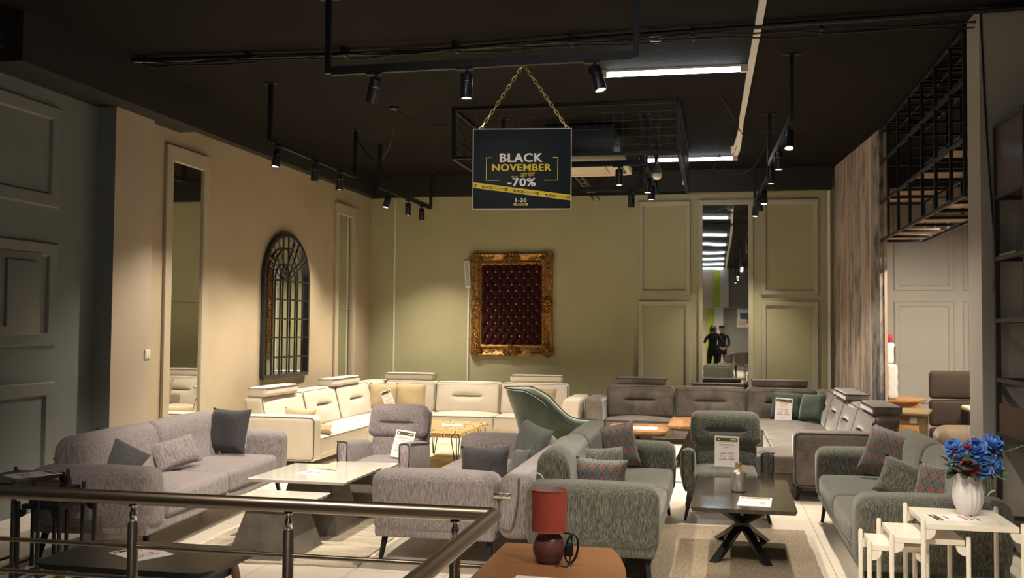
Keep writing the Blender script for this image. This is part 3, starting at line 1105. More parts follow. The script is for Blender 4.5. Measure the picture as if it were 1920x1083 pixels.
vs = [bm.verts.new(p) for p in ((pa[0], 0, pa[1] - hh), (pb[0], 0, pb[1] - hh), (pb[0], 0, pb[1] + hh), (pa[0], 0, pa[1] + hh))]
bm.faces.new(vs)
o = link('stripe', bm, M_ty, t, False); o.location = (0, Yf - .0002, 0)
bold, thin = [], []
for k in range(3):
    f = .135 + k * .323
    z = pa[1] + (pb[1] - pa[1]) * f
    bold.append(('BLACK', (f - .5) * W - .03, z, .0235, .0009, -ang, 'LEFT'))
    z2 = pa[1] + (pb[1] - pa[1]) * (f + .09)
    thin.append(('NOVEMBER', (f - .5 + .055) * W, z2, .0225, -.0002, -ang, 'LEFT'))
for k in range(4):
    f = .022 + k * .318
    cx, cz = (f - .5) * W, pa[1] + (pb[1] - pa[1]) * f + .001
    eye = BM()
    box(eye, cx - .013, cx + .012, -.0003, .0003, cz - .0125, cz - .011)
    pts = [(cx + .012 * cos(a) * (1 if a < pi else 1), 0, cz + .009 * sin(a)) for a in [pi * .1 + i * 1.75 * pi / 16 for i in range(17)]]
    tube(eye, pts, .0014, 5)
    n0 = eye.verts
    lathe_b = [eye.verts.new((cx + .003 + .0055 * cos(2 * pi * i / 12), -.0004, cz + .001 + .0055 * sin(2 * pi * i / 12))) for i in range(12)]
    eye.faces.new(lathe_b)
    o = link('emblem', eye, M_tk, t, False); o.location = (0, Yf - .0006, 0)
for q in range(3):
    bm = BM(); write_lines(bm, bold[q:q + 1]); write_lines(bm, thin[q:q + 1])
    o = link('stripe_lettering', bm, M_tk, t, False); o.location = (0, Yf - .0006, 0)
bx, bz = sgn(.492, .944)
bm = BM(); box(bm, bx - .05, bx + .05, -.0004, .0004, bz - .0085, bz + .0085); o = link('month_tab', bm, M_ty, t, False); o.location = (0, Yf, 0)
bm = BM(); write_lines(bm, [('NËNTOR', bx, bz, .0175, .0008, 0, 'CENTER')]); o = link('month_lettering', bm, M_tk, t, False); o.location = (0, Yf - .0008, 0)
def chain(a, b):
    bm = BM()
    a, b = Vector(a), Vector(b)
    L = (b - a).length
    d = (b - a).normalized()
    n = int(L / .034)
    s = d.cross(Vector((0, 1, 0))).normalized()
    y = Vector((0, 1, 0))
    for i in range(n):
        c = a + d * (L * (i + .5) / n)
        sd = s if i % 2 == 0 else (s * .35 + y * .94).normalized()
        pts = []
        for k in range(14):
            q = 2 * pi * k / 14
            pts.append(c + d * (.0215 * cos(q) + (.004 if cos(q) > 0 else -.004)) + sd * .0095 * sin(q))
        tube(bm, pts, .0028, 5, True)
    return bm
top = Vector((0, .075, .76))
link('chain', chain((-.30, 0, H / 2 - .006), top), M_brass, t)
link('chain', chain((.325, 0, H / 2 - .006), top), M_brass, t)
bm = BM(); tube(bm, [top, top + Vector((0, 0, .02)), top + Vector((-.0, 0, .17))], .003, 6); link('hanging_wire', bm, M_black, t)
# ------------------------------------------------------------------ upholstery
M_tw_grey = tweed('grey_tweed', (.15, .128, .135), (.265, .228, .232), (.39, .34, .342), 1.7, 12)
M_tw_green = tweed('green_grey_tweed', (.031, .034, .027), (.080, .083, .066), (.170, .167, .137), 1.7, 12)
M_beige = velvet('cream_velvet', (.59, .53, .44), .06, 3.0, .25)
M_taupe = velvet('taupe_velvet', (.125, .104, .091), .42, 3.6, .6, 120)
M_gvel = velvet('green_velvet', (.115, .145, .120), .35, 3.5, .6)
M_pipe_dk = plain('charcoal_piping', (.12, .10, .085), .7)
M_pipe_tp = plain('dark_piping', (.022, .018, .016), .7)
M_pipe_lt = plain('pale_piping', (.45, .44, .40), .7)
M_pil_dark = velvet('charcoal_wool', (.060, .058, .064), .25, 40, .3, 300)
M_pil_grey = velvet('grey_wool', (.12, .125, .118), .22, 40, .3, 300)
M_pil_gold = velvet('sand_velvet', (.42, .33, .195), .10, 9, .5)
M_pil_green = velvet('bottle_green_velvet', (.045, .070, .050), .35, 6, .6)
M_diam = diamonds('diamond_cut_velvet')

def slit(cx, cz, w, depth, sgn_=-1, axis='y', lo=0.5):
    """stitched crease across the front of a back cushion"""
    def fn(p, u):
        if axis == 'y':
            a, front = p.x - cx, u
        else:
            a, front = p.y - cx, u
        if front * sgn_ < lo:
            return p
        g = exp(-((p.z - cz) / .013) ** 2) * max(0, 1 - (abs(a) / (w / 2)) ** 6) * depth
        g2 = exp(-((p.z - cz) / .05) ** 2) * max(0, 1 - (abs(a) / (w / 2)) ** 4) * depth * .45
        if axis == 'y':
            p.y += -sgn_ * (g + g2)
        else:
            p.x += -sgn_ * (g + g2)
        return p
    return fn

def metal_leg(bm, x, y, sx, sy, z=.185, splay=.035):
    """angled flat-steel foot: mounting plate then a tapering blade leaning outwards"""
    box(bm, min(x, x - sx * .11), max(x, x - sx * .11), y - .018, y + .018, z - .014, z)
    a = [(x - sx * .045, y - .016, z - .012), (x, y - .016, z - .012), (x, y + .016, z - .012), (x - sx * .045, y + .016, z - .012)]
    b = [(x + sx * splay - sx * .02, y - .012 + sy * .02, 0), (x + sx * splay, y - .012 + sy * .02, 0), (x + sx * splay, y + .012 + sy * .02, 0), (x + sx * splay - sx * .02, y + .012 + sy * .02, 0)]
    A = [bm.verts.new(p) for p in a]
    B = [bm.verts.new(p) for p in b]
    bm.faces.new(A)
    bm.faces.new(B[::-1])
    for i in range(4):
        bm.faces.new((A[i], B[i], B[(i + 1) % 4], A[(i + 1) % 4]))

def sofa3(label, loc, rz, mat, L=2.62, D=.86, back='up', leg_mat=None, group=None, hinge=False):
    t = thing('three_seat_sofa', label, 'sofa', loc, rz, group)
    h, d = L / 2, D / 2
    aw = .27
    bm = BM(); soft(bm, -h + .03, h - .03, -d + .02, d - .02, .18, .26, .02, k=2, m=4); link('base', bm, mat, t)
    for s in (-1, 1):
        bm = BM()
        def armfn(p, a, b, c, s=s):
            p.x += s * .02 * c          # arms flare outwards a little towards the top
            return p
        soft(bm, s * (h - aw / 2) - aw / 2, s * (h - aw / 2) + aw / 2, -d, d, .205, .625, .075, (.015, .008, .012), 4, 6, armfn)
        link('armrest', bm, mat, t)
    for s in (-1, 1):
        bm = BM()
        soft(bm, min(0, s * (h - aw - .004)), max(0, s * (h - aw - .004)), -d + .005, .22, .245, .425, .045, (0, .012, .022), 3, 8)
        link('seat_cushion', bm, mat, t)
    if back == 'up':
        prof = [(.10, .36), (.125, .50), (.155, .62), (.165, .70), (.195, .775), (.255, .81), (.325, .80), (.375, .745), (.385, .66), (.40, .52), (.42, .40), (.40, .26), (.20, .26)]
        for s in (-1, 1):
            bm = BM()
            roll(bm, prof, min(.003 * s, s * (h - .20)), max(.003 * s, s * (h - .20)), .055, 5, 3, .02)
            bk = link('backrest', bm, mat, t)
            bm = BM()
            xx = s * (h - .203)
            tube(bm, smooth_path([(xx, .375, .66), (xx, .345, .645), (xx, .325, .60), (xx, .315, .54), (xx, .31, .46), (xx, .31, .40)], 5), .007, 6)
            link('piping', bm, M_pipe_lt if mat is M_tw_green else M_pipe_dk, bk)
    else:
        bm = BM()
        soft(bm, -h + .02, h - .02, d + .005, d + .235, .20, .625, .075, (0, .01, .006), 4, 8)
        bk = link('backrest', bm, mat, t)
        bm = BM()
        for xx in (h - .012, -h + .012):
            tube(bm, smooth_path([(xx, d + .15, .615), (xx, d + .14, .45), (xx, d + .11, .29), (xx, d + .07, .265), (xx, d + .03, .285)], 5), .006, 6)
        link('piping', bm, M_pipe_dk, bk)
        bm = BM()
        soft(bm, -h + aw, h - aw, .22, d + .01, .25, .43, .03)
        link('seat_back_strip', bm, mat, t)
        if hinge:
            bm = BM(); box(bm, h - .02, h - .012, d - .02, d + .095, .475, .512, .003)
            pl = link('hinge_plate', bm, M_steel, t)
            bm = BM()
            for yy in (d + .03, d + .075):
                tube(bm, [(h - .014, yy, .494), (h - .006, yy, .494)], .010, 10)
            link('bolt', bm, M_chrome, pl)
    for sx in (-1, 1):
        for sy in (-1, 1):
            bm = BM(); metal_leg(bm, sx * (h - .10), sy * (d - .07), sx, sy); link('leg', bm, leg_mat or M_black, t)
    return t

sofa3('grey tweed three-seat sofa along the grey wall with raised back', (-4.27, 7.40, 0), radians(94.8), M_tw_grey, 2.74, .87)
sofa3('grey tweed three-seat sofa with its back folded down, seen from its arm', (-1.865, 7.755, 0), radians(-90), M_tw_grey, 2.62, .87, 'down', hinge=True)
sofa3('green grey tweed sofa standing back to back with the grey sofa', (-.775, 7.515, 0), radians(90), M_tw_green, 2.63, .83)
sofa3('green grey tweed sofa beside the white nesting tables', (1.235, 7.515, 0), radians(-90), M_tw_green, 2.63, .86)

# ------------------------------------------------------------------ armchairs
def armchair(label, loc, rz, mat, W=.75):
    t = thing('armchair', label, 'armchair', loc, rz)
    h = W / 2
    bm = BM(); soft(bm, -h + .06, h - .06, -.38, .38, .19, .27, .03, k=2, m=4); link('base', bm, mat, t)
    for s in (-1, 1):
        bm = BM()
        def fn(p, a, b, c, s=s):
            p.x -= s * .035 * max(0, -c) ** 1.5 * .8     # sides draw in towards the floor
            p.z += -.03 * b - .0 * a                      # top falls slightly to the front
            return p
        soft(bm, s * h - (.115 if s > 0 else 0), s * h + (0 if s > 0 else .115), -.41, .22, .21, .565, .045, (.012, .012, .01), 4, 6, fn)
        a = link('armrest', bm, mat, t)
        bm = BM()
        xo, xi = s * (h - .012), s * (h - .10)
        pts = [(xo - s * .028, -.413, .25), (xo, -.415, .42), (xo, -.413, .56), (xo - s * .012, -.409, .583), (xi + s * .012, -.409, .583), (xi, -.413, .56), (xi - s * .0, -.415, .42)]
        tube(bm, smooth_path(pts, 4), .005, 6)
        pts = [(s * (h - .002), -.40 + .60 * k / 8, .555 - .03 * (-1 + 2 * k / 8)) for k in range(9)]
        tube(bm, pts, .005, 6)
        link('piping', bm, M_pipe_tp, a)
    bm = BM(); soft(bm, -h + .11, h - .11, -.40, .22, .26, .405, .05, (0, .012, .028), 3, 8); link('seat_cushion', bm, mat, t)
    def lean(p, *u):
        p.y += (p.z - .38) * .30
        return p
    bm = BM(); soft(bm, -h + .11, h - .11, .16, .32, .36, .585, .04, (0, .02, 0), 3, 6, lean); link('lumbar_pad', bm, mat, t)
    HW = .31 if W > .7 else .285
    sf = slit(0, .70, .36, .035)
    def fn2(p, a, b, c):
        p = sf(p, b)
        p.x *= 1 - .04 * max(0, c)
        return lean(p)
    bm = BM(); soft(bm, -HW, HW, .13, .29, .572, .855, .06, (0, .02, .012), 4, 24, fn2); link('head_cushion', bm, mat, t)
    bm = BM(); soft(bm, -.28, .28, .30, .37, .24, .80, .03, k=2, m=4, fn=lean); link('back_shell', bm, mat, t)
    for sx in (-1, 1):
        for sy in (-1, 1):
            bm = BM(); metal_leg(bm, sx * (h - .055), sy * .34, sx, sy, .215, .03); link('leg', bm, M_black, t)
    return t
armchair('grey tweed armchair holding a leaning price card, by the cream corner sofa', (-2.945, 8.72, 0), radians(0), M_tw_grey, .68)
armchair('green grey tweed armchair holding an upright price card, behind the dark table', (.07, 8.90, 0), radians(1), M_tw_green, .76)

# ------------------------------------------------------------------ corner sofas
def piping_loop(bm, pts, r=.006, closed=True):
    tube(bm, smooth_path(pts, 4, closed) if len(pts) < 60 else pts, r, 6, closed)

def rect_loop(c, du, dv, w, h, r=.03):
    """rounded rectangle path around centre c spanned by unit vectors"""
    c, du, dv = Vector(c), Vector(du), Vector(dv)
    pts = []
    for cu, cv, a0 in ((1, 1, 0), (-1, 1, 90), (-1, -1, 180), (1, -1, 270)):
        for k in range(5):
            a = radians(a0 + k * 22.5)
            pts.append(c + du * (cu * (w / 2 - r) + r * cos(a)) + dv * (cv * (h / 2 - r) + r * sin(a)))
    return pts

def back_cushion(t, mat, pm, x0, x1, y0, y1, z0, z1, face, lean=.28, slits=None, name='back_cushion'):
    """face: '-y' (back wall run) or '+x' / '-x' (side runs); cushion leans away from its face"""
    ax = 'y' if face[1] == 'y' else 'x'
    sg = -1 if face[0] == '-' else 1
    L = (x1 - x0) if ax == 'y' else (y1 - y0)
    mid = (x0 + x1) / 2 if ax == 'y' else (y0 + y1) / 2
    sf = slit(mid, z0 + (z1 - z0) * .56, min(.52, L * .47), .055, sg, ax) if slits else None
    def fn(p, a, b, c):
        if sf:
            p = sf(p, b if ax == 'y' else a)
        off = -sg * (p.z - z0) * lean
        if ax == 'y':
            p.y += off
        else:
            p.x += off
        return p
    pf = (0, .03, .015) if ax == 'y' else (.03, 0, .015)
    bm = BM()
    soft(bm, x0, x1, y0, y1, z0, z1, .05, pf, 4, 30, fn)
    o = link(name, bm, mat, t)
    bm = BM()
    cz = (z0 + z1) / 2
    hz = (z1 - z0)
    up = Vector((0, -sg * lean, 1)) if ax == 'y' else Vector((-sg * lean, 0, 1))
    if ax == 'y':
        fy = (y0 if sg < 0 else y1) + (-sg) * hz / 2 * lean - sg * -.012
        pts = rect_loop(((x0 + x1) / 2, fy, cz), (1, 0, 0), up, x1 - x0 - .012, hz - .02, .05)
    else:
        fx = (x0 if sg < 0 else x1) + (-sg) * hz / 2 * lean + sg * -.012
        pts = rect_loop((fx, (y0 + y1) / 2, cz), (0, 1, 0), up, y1 - y0 - .012, hz - .02, .05)
    tube(bm, pts, .0038, 6, True)
    link('piping', bm, pm, o)
    return o

def headrest(t, mat, pm, x0, x1, y0, y1, z0, z1):
    bm = BM(); soft(bm, x0, x1, y0, y1, z0, z1, .035, (0, 0, .006), 3, 5); o = link('headrest', bm, mat, t)
    bm = BM()
    tube(bm, rect_loop(((x0 + x1) / 2, (y0 + y1) / 2, z1 - .012), (1, 0, 0), (0, 1, 0), x1 - x0 + .003, y1 - y0 + .003, .035), .005, 6, True)
    link('piping', bm, pm, o)
    bm = BM()
    lx, ly = x1 - x0, y1 - y0
    for q in (-.28, .28):
        cx, cy = ((x0 + x1) / 2 + (q * lx if lx > ly else 0), (y0 + y1) / 2 + (q * ly if ly >= lx else 0))
        tube(bm, [(cx, cy, z0 + .01), (cx, cy, z0 - .1)], .008, 8)
    link('support', bm, M_black, o)

def seat_block(t, mat, pm, x0, x1, y0, y1, z0=.10, z1=.335, edge=None, name='seat_cushion'):
    bm = BM(); soft(bm, x0, x1, y0, y1, z0 + .06, z1, .035, (0, 0, .035), 3, 8); o = link(name, bm, mat, t)
    bm = BM()
    tube(bm, rect_loop(((x0 + x1) / 2, (y0 + y1) / 2, z1 - .014), (1, 0, 0), (0, 1, 0), x1 - x0 + .002, y1 - y0 + .002, .035), .005, 6, True)
    link('piping', bm, pm, o)
    return o

def arm_block(t, mat, pm, x0, x1, y0, y1, z0, z1, face, flare=0.0, r=.06):
    """boxy arm piped around its outer edge; face is the side ('-y' or '+x'...) carrying the piped loop"""
    def fn(p, a, b, c):
        if face[1] == 'x':
            p.x += (1 if face[0] == '+' else -1) * flare * max(0, c) ** 2
        return p
    bm = BM(); soft(bm, x0, x1, y0, y1, z0, z1, r, (.004, .004, .01), 4, 6, fn); o = link('armrest', bm, mat, t)
    bm = BM()
    cz = (z0 + z1) / 2
    if face == '-y':
        pts = rect_loop(((x0 + x1) / 2, y0 + .012, cz), (1, 0, 0), (0, 0, 1), x1 - x0 - .03, z1 - z0 - .03, .05)
    else:
        xx = x1 - .012 if face[0] == '+' else x0 + .012
        pts = rect_loop((xx + (1 if face[0] == '+' else -1) * 0, (y0 + y1) / 2, cz), (0, 1, 0), (0, 0, 1), y1 - y0 - .03, z1 - z0 - .03, .05)
    tube(bm, pts, .006, 6, True)
    link('piping', bm, pm, o)
    return o

def block_leg(t, x, y, z, lean=(0, 0)):
    bm = BM(); tube(bm, [(x, y, z), (x + lean[0], y + lean[1], 0)], [.022, .014], 8); link('leg', bm, M_black, t)

# cream corner sofa (root at the room corner)
t = thing('corner_sofa', 'long cream velvet corner sofa filling the beige and sage wall corner', 'corner sofa', (-5.0, 14.2, 0))
def cs(o):
    return o
OX, OY = -5.0, 14.2
def S(x): return x - OX
def U(y): return y - OY
pm = M_pipe_dk
bm = BM()
box(bm, S(-5.3), S(-4.47), U(10.62), U(14.95), .07, .20, .01)
link('base', bm, M_beige, t)
bm = BM()
box(bm, S(-4.47), S(-1.95), U(14.03), U(14.95), .07, .20, .01)
link('base', bm, M_beige, t)
arm_block(t, M_beige, pm, S(-5.40), S(-4.43), U(10.55), U(10.765), .075, .58, '-y')
arm_block(t, M_beige, pm, S(-2.17), S(-1.905), U(13.96), U(14.88), .09, .615, '+x', .04)
for a, b in ((10.77, 12.29), (12.30, 13.98)):
    seat_block(t, M_beige, pm, S(-5.1), S(-4.44), U(a), U(b), .06, .325)
seat_block(t, M_beige, pm, S(-5.1), S(-4.16), U(13.99), U(14.75), .06, .325)
seat_block(t, M_beige, pm, S(-4.15), S(-3.165), U(14.0), U(14.75), .06, .325)
seat_block(t, M_beige, pm, S(-3.16), S(-2.17), U(14.0), U(14.75), .06, .325)
for a, b, sl in ((10.70, 11.84, 0), (11.86, 12.93, 1), (12.95, 14.25, 1)):
    back_cushion(t, M_beige, pm, S(-5.28), S(-5.03), U(a), U(b), .31, .775, '+x', .25, sl)
bm = BM(); soft(bm, S(-5.36), S(-5.02), U(14.26), U(14.95), .31, .775, .06, (0, 0, .01)); link('corner_cushion', bm, M_beige, t)
for a, b, sl in ((-5.0, -4.185, 0), (-4.175, -3.185, 1), (-3.175, -2.165, 1)):
    back_cushion(t, M_beige, pm, S(a), S(b), U(14.50), U(14.74), .31, .775, '-y', .22, sl)
headrest(t, M_beige, pm, S(-5.33), S(-5.10), U(10.70), U(11.62), .775, .885)
headrest(t, M_beige, pm, S(-5.34), S(-5.12), U(12.78), U(13.85), .775, .885)
headrest(t, M_beige, pm, S(-5.02), S(-4.25), U(14.64), U(14.9), .785, .895)
headrest(t, M_beige, pm, S(-3.05), S(-2.27), U(14.64), U(14.9), .785, .895)
for x, y in ((-5.2, 10.7), (-4.55, 10.7), (-4.55, 12.5), (-3.16, 14.1), (-2.05, 14.08), (-2.05, 14.8), (-5.2, 14.8)):
    block_leg(t, S(x), U(y), .09)

# taupe corner sofa
OX, OY = .3, 14.2
t = thing('corner_sofa', 'long taupe velvet corner sofa against the timber partition', 'corner sofa', (OX, OY, 0))
pm = M_pipe_tp
bm = BM(); box(bm, S(-1.75), S(.58), U(14.03), U(14.85), .08, .20, .01); link('base', bm, M_taupe, t)
bm = BM(); box(bm, S(.60), S(1.55), U(9.86), U(14.85), .08, .20, .01); link('base', bm, M_taupe, t)
arm_block(t, M_taupe, pm, S(-1.825), S(-1.575), U(13.90), U(14.85), .10, .625, '-x', .015)
arm_block(t, M_taupe, pm, S(.695), S(1.74), U(9.72), U(9.94), .128, .65, '-y')
seat_block(t, M_taupe, pm, S(-1.57), S(-.622), U(14.0), U(14.7), .06, .325)
seat_block(t, M_taupe, pm, S(-.615), S(.355), U(14.0), U(14.7), .06, .325)
seat_block(t, M_taupe, pm, S(.36), S(1.40), U(13.0), U(14.7), .06, .345)
seat_block(t, M_taupe, pm, S(.555), S(1.38), U(11.8), U(12.99), .06, .35)
seat_block(t, M_taupe, pm, S(.555), S(1.38), U(10.46), U(11.79), .06, .36)
bm = BM(); soft(bm, S(.36), S(1.38), U(9.76), U(10.45), .25, .415, .03, (0, 0, .012), 3, 6); o = link('footrest', bm, M_taupe, t)
bm = BM(); soft(bm, S(.38), S(.692), U(9.775), U(10.44), .09, .25, .02, k=2, m=3); link('footrest_base', bm, M_taupe, o)
for a, b, sl in ((-1.575, -.615, 1), (-.60, .385, 1), (.395, 1.36, 1)):
    back_cushion(t, M_taupe, pm, S(a), S(b), U(14.44), U(14.68), .33, .775, '-y', .2, sl)
for a, b in ((9.95, 11.12), (11.13, 12.24), (12.25, 13.38), (13.39, 14.4)):
    back_cushion(t, M_taupe, pm, S(1.33), S(1.57), U(a), U(b), .33, .79, '-x', .28, 1)
bm = BM(); soft(bm, S(1.36), S(1.60), U(14.38), U(14.78), .33, .77, .06); link('corner_cushion', bm, M_taupe, t)
headrest(t, M_taupe, pm, S(-1.46), S(-.72), U(14.58), U(14.84), .79, .89)
headrest(t, M_taupe, pm, S(-.38), S(.37), U(14.64), U(14.84), .78, .825)
headrest(t, M_taupe, pm, S(.47), S(1.24), U(14.58), U(14.84), .79, .89)
headrest(t, M_taupe, pm, S(1.42), S(1.68), U(11.85), U(13.1), .79, .885)
headrest(t, M_taupe, pm, S(1.44), S(1.71), U(9.98), U(10.85), .79, .885)
for x, y, l in ((.76, 9.80, (-.04, -.03)), (1.62, 9.80, (.03, -.03)), (.45, 10.36, (0, 0)), (-1.7, 13.97, (0, 0)), (-1.7, 14.75, (0, 0)), (-.1, 14.1, (0, 0)), (1.5, 14.7, (0, 0)), (.66, 12.0, (0, 0))):
    block_leg(t, S(x), U(y), .14, l)

# ------------------------------------------------------------------ green velvet shell chair
t = thing('accent_chair', 'green velvet shell chair with high curved back, seen from its side', 'armchair', (-1.74, 10.62, 0), radians(4))
def shell(off):
    pts = []
    for i in range(33):
        s = -1 + 2 * i / 32
        a = s * pi * .5
        # plan: open towards +x
        px = -.46 + .0 if False else 0
        k = abs(s)
        if k < .55:
            q = s / .55 * pi / 2
            x, y = -.10 - (.36 - off) * cos(q), (.36 - off) * sin(q)
        else:
            x = -.10 + (k - .55) / .45 * .56
            y = (1 if s > 0 else -1) * (.36 - off)
        hgt = .955 - .02 * k if k < .43 else (.946 - (.946 - .60) * (3 * ((k - .43) / .39) ** 2 - 2 * ((k - .43) / .39) ** 3) if k < .82 else .60 - .01 * (k - .82) / .18)
        pts.append((x, y, hgt))
    return pts
bm = BM()
rows = []
for off, rev in ((0, False), (.07, True)):
    P = shell(off)
    g = []
    for j in range(9):
        f = j / 8
        row = []
        for (x, y, hh) in P:
            z = .30 + (hh - .30) * f
            sc_ = .80 + .20 * f ** .8
            bow = .03 * sin(pi * f) * (1 if not rev else .6)
            xx = x * sc_ - .05 * (1 - f) * -1 - (.06 * max(0, (z - .6) / .35) if x < -.1 else 0)
            row.append(bm.verts.new((xx, y * (sc_ + bow), z - (.012 if rev else 0))))
        g.append(row)
    rows.append(g)
for gi, g in enumerate(rows):
    for j in range(8):
        for i in range(32):
            q = (g[j][i], g[j][i + 1], g[j + 1][i + 1], g[j + 1][i])
            bm.faces.new(q if gi == 0 else q[::-1])
for i in range(32):
    bm.faces.new((rows[0][8][i], rows[0][8][i + 1], rows[1][8][i + 1], rows[1][8][i]))
    bm.faces.new((rows[0][0][i], rows[0][0][i + 1], rows[1][0][i + 1], rows[1][0][i]))
for e in (0, 32):
    for j in range(8):
        bm.faces.new((rows[0][j][e], rows[0][j + 1][e], rows[1][j + 1][e], rows[1][j][e]))
o = link('shell_back', bm, M_gvel, t)
md = o.modifiers.new('sub', 'SUBSURF'); md.levels = md.render_levels = 1
bm = BM()
P = [(x * 1.0 - (.06 if x < -.1 else 0) * max(0, (h_ - .6) / .35), y * 1.005, h_ + .002) for x, y, h_ in shell(0.0)]
tube(bm, smooth_path(P, 2), .007, 6); link('piping', bm, M_pipe_tp, o)
bm = BM(); soft(bm, -.36, .42, -.27, .27, .26, .44, .06, (0, 0, .03)); link('seat_cushion', bm, M_gvel, t)
for sx in (-1, 1):
    for sy in (-1, 1):
        bm = BM(); tube(bm, [(sx * .24, sy * .22, .30), (sx * .32, sy * .29, 0)], [.02, .011], 10); link('leg', bm, M_black, t)

# ------------------------------------------------------------------ loose cushions
gp = None
pillow('charcoal square cushion against far arm of the grey-wall sofa', (-4.36, 8.33, .445), .44, .41, .15, M_pil_dark, radians(-12), radians(14), 0, 2)
pillow('grey tweed lumbar cushion leaning on the grey-wall sofa seat', (-4.25, 7.40, .452), .46, .25, .13, M_tw_grey, radians(68), radians(28), radians(-8), 3, name='lumbar_cushion')
pillow('charcoal cushion slumped behind near arm of the grey-wall sofa', (-4.38, 6.46, .455), .45, .43, .14, M_pil_dark, radians(52), radians(38), radians(38), 4)
pillow('charcoal cushion behind near arm of the folded-back grey sofa', (-1.64, 6.98, .44), .38, .31, .14, M_pil_dark, radians(-8), radians(10), radians(-2), 5)
pillow('dark grey square cushion on far end of the folded-back grey sofa', (-1.60, 8.30, .44), .36, .37, .14, M_pil_grey, radians(-32), radians(14), radians(14), 6)
pillow('small grey cushion half hidden behind charcoal one on folded-back sofa', (-1.53, 7.55, .44), .30, .24, .11, M_pil_grey, radians(-62), radians(20), radians(-6), 7)
pillow('large diamond-patterned cushion against far arm of back-to-back green sofa', (-.80, 8.30, .435), .41, .38, .14, M_diam, radians(22), radians(12), radians(-9), 8)
pillow('small diamond-patterned lumbar cushion behind near arm of back-to-back green sofa', (-.775, 6.70, .44), .35, .29, .13, M_diam, radians(8), radians(8), radians(3), 9, name='lumbar_cushion')
pillow('green grey tweed lumbar cushion tucked behind the small diamond-patterned one', (-.80, 7.25, .445), .36, .30, .12, M_tw_green, radians(30), radians(16), 0, 10, name='lumbar_cushion')
pillow('large diamond-patterned cushion at far end of the sofa by white tables', (1.24, 8.22, .445), .44, .42, .15, M_diam, radians(-28), radians(24), radians(12), 11)
pillow('green grey tweed lumbar cushion between the two patterned ones by the vase', (1.22, 7.22, .445), .42, .27, .14, M_tw_green, radians(-24), radians(20), radians(16), 12, name='lumbar_cushion')
pillow('diamond-patterned cushion partly hidden behind the white vase', (1.36, 6.72, .445), .38, .31, .14, M_diam, radians(-26), radians(18), radians(8), 13)
pillow('sand velvet cushion leaning behind near arm of the cream corner sofa', (-4.82, 10.95, .345), .42, .30, .13, M_pil_gold, radians(-6), radians(14), radians(2), 14)
pillow('tiny corner of a sand cushion poking out past the cream arm', (-4.52, 11.02, .345), .20, .12, .10, M_pil_gold, radians(20), radians(40), 0, 15)
pillow('sand velvet cushion in the cream sofa corner, left of the price card', (-4.90, 14.18, .345), .45, .42, .14, M_pil_gold, radians(12), radians(16), radians(4), 16)
pillow('sand velvet cushion in the cream sofa corner, right of the price card', (-4.46, 14.20, .345), .47, .43, .15, M_pil_gold, radians(0), radians(14), radians(-2), 17)
pillow('sand velvet cushion hidden behind the two in the cream corner', (-4.72, 14.36, .36), .44, .42, .12, M_pil_gold, radians(6), radians(16), 0, 18)
pillow('tan velvet cushion on right end of the cream sofa beside the green shell chair', (-2.52, 14.26, .345), .42, .40, .14, velvet('tan_velvet', (.33, .25, .165), .12, 9, .5), radians(-4), radians(16), radians(3), 19)
pillow('bottle green velvet cushion behind the price card on the taupe sofa', (.92, 14.22, .355), .44, .40, .14, M_pil_green, radians(-4), radians(16), radians(3), 20)
pillow('bottle green velvet cushion turned sideways in the taupe sofa corner', (1.21, 13.92, .365), .42, .40, .14, M_pil_green, radians(-48), radians(16), radians(-4), 21)
# ------------------------------------------------------------------ price papers
M_paper = plain('white_paper', (.74, .68, .68), .6)
M_hdr = plain('dark_print_band', (.035, .03, .03), .5)
M_red = plain('red_print', (.50, .05, .07), .6)
M_gr = plain('grey_print', (.10, .09, .09), .6)

def paper(label, loc, rot, w, h, lines, name='price_card', flat=False, band=.12, group=None):
    """sheet in its own xz plane facing -y, base at z = 0; flat papers are laid down by the rotation"""
    t = thing(name, label, 'price card', loc, 0, group)
    t.rotation_euler = rot
    bm = BM(); box(bm, -w / 2, w / 2, -.0012, .0012, 0, h); link('sheet', bm, M_paper, t, False)
    if band:
        bm = BM(); box(bm, -w * .44, w * .44, -.0022, -.0013, h * (.94 - band), h * .94); link('header_band', bm, M_hdr, t, False)
        bm = BM(); box(bm, -w * .44, w * .44, -.0022, -.0013, h * (.918 - band), h * (.94 - band)); link('yellow_rule', bm, M_ty, t, False)
        bm = BM()
        lathe(bm, [(0, 0), (w * .035, 0), (w * .035, .0004), (0, .0004)], 12)
        bm.transform(Matrix.Translation((-w * .34, -.0023, h * (.94 - band / 2))) @ Matrix.Rotation(pi / 2, 4, 'X'))
        box(bm, w * .14, w * .38, -.0026, -.0023, h * (.935 - band * .5), h * (.955 - band * .5))
        link('header_mark', bm, M_white, t, False)
    for mat, key in ((M_gr, 'g'), (M_red, 'r')):
        L = [(s, x * w, z * h, sz * h, off * h, 0, 'CENTER') for k, s, x, z, sz, off in lines if k == key]
        if L:
            bm = BM(); write_lines(bm, L)
            o = link('lettering', bm, mat, t, False); o.location = (0, -.0016, 0)
    return t

def card_lines(title, sub, p1, p2, p3):
    return [('g', title, 0, .71, .058, .001), ('g', sub, 0, .625, .055, .001),
            ('r', p1, 0, .44, .078, .001), ('g', p2[0], -.16, .345, .06, .0005), ('r', p2[1], .16, .345, .075, .001), ('g', p3, 0, .25, .082, .001)]

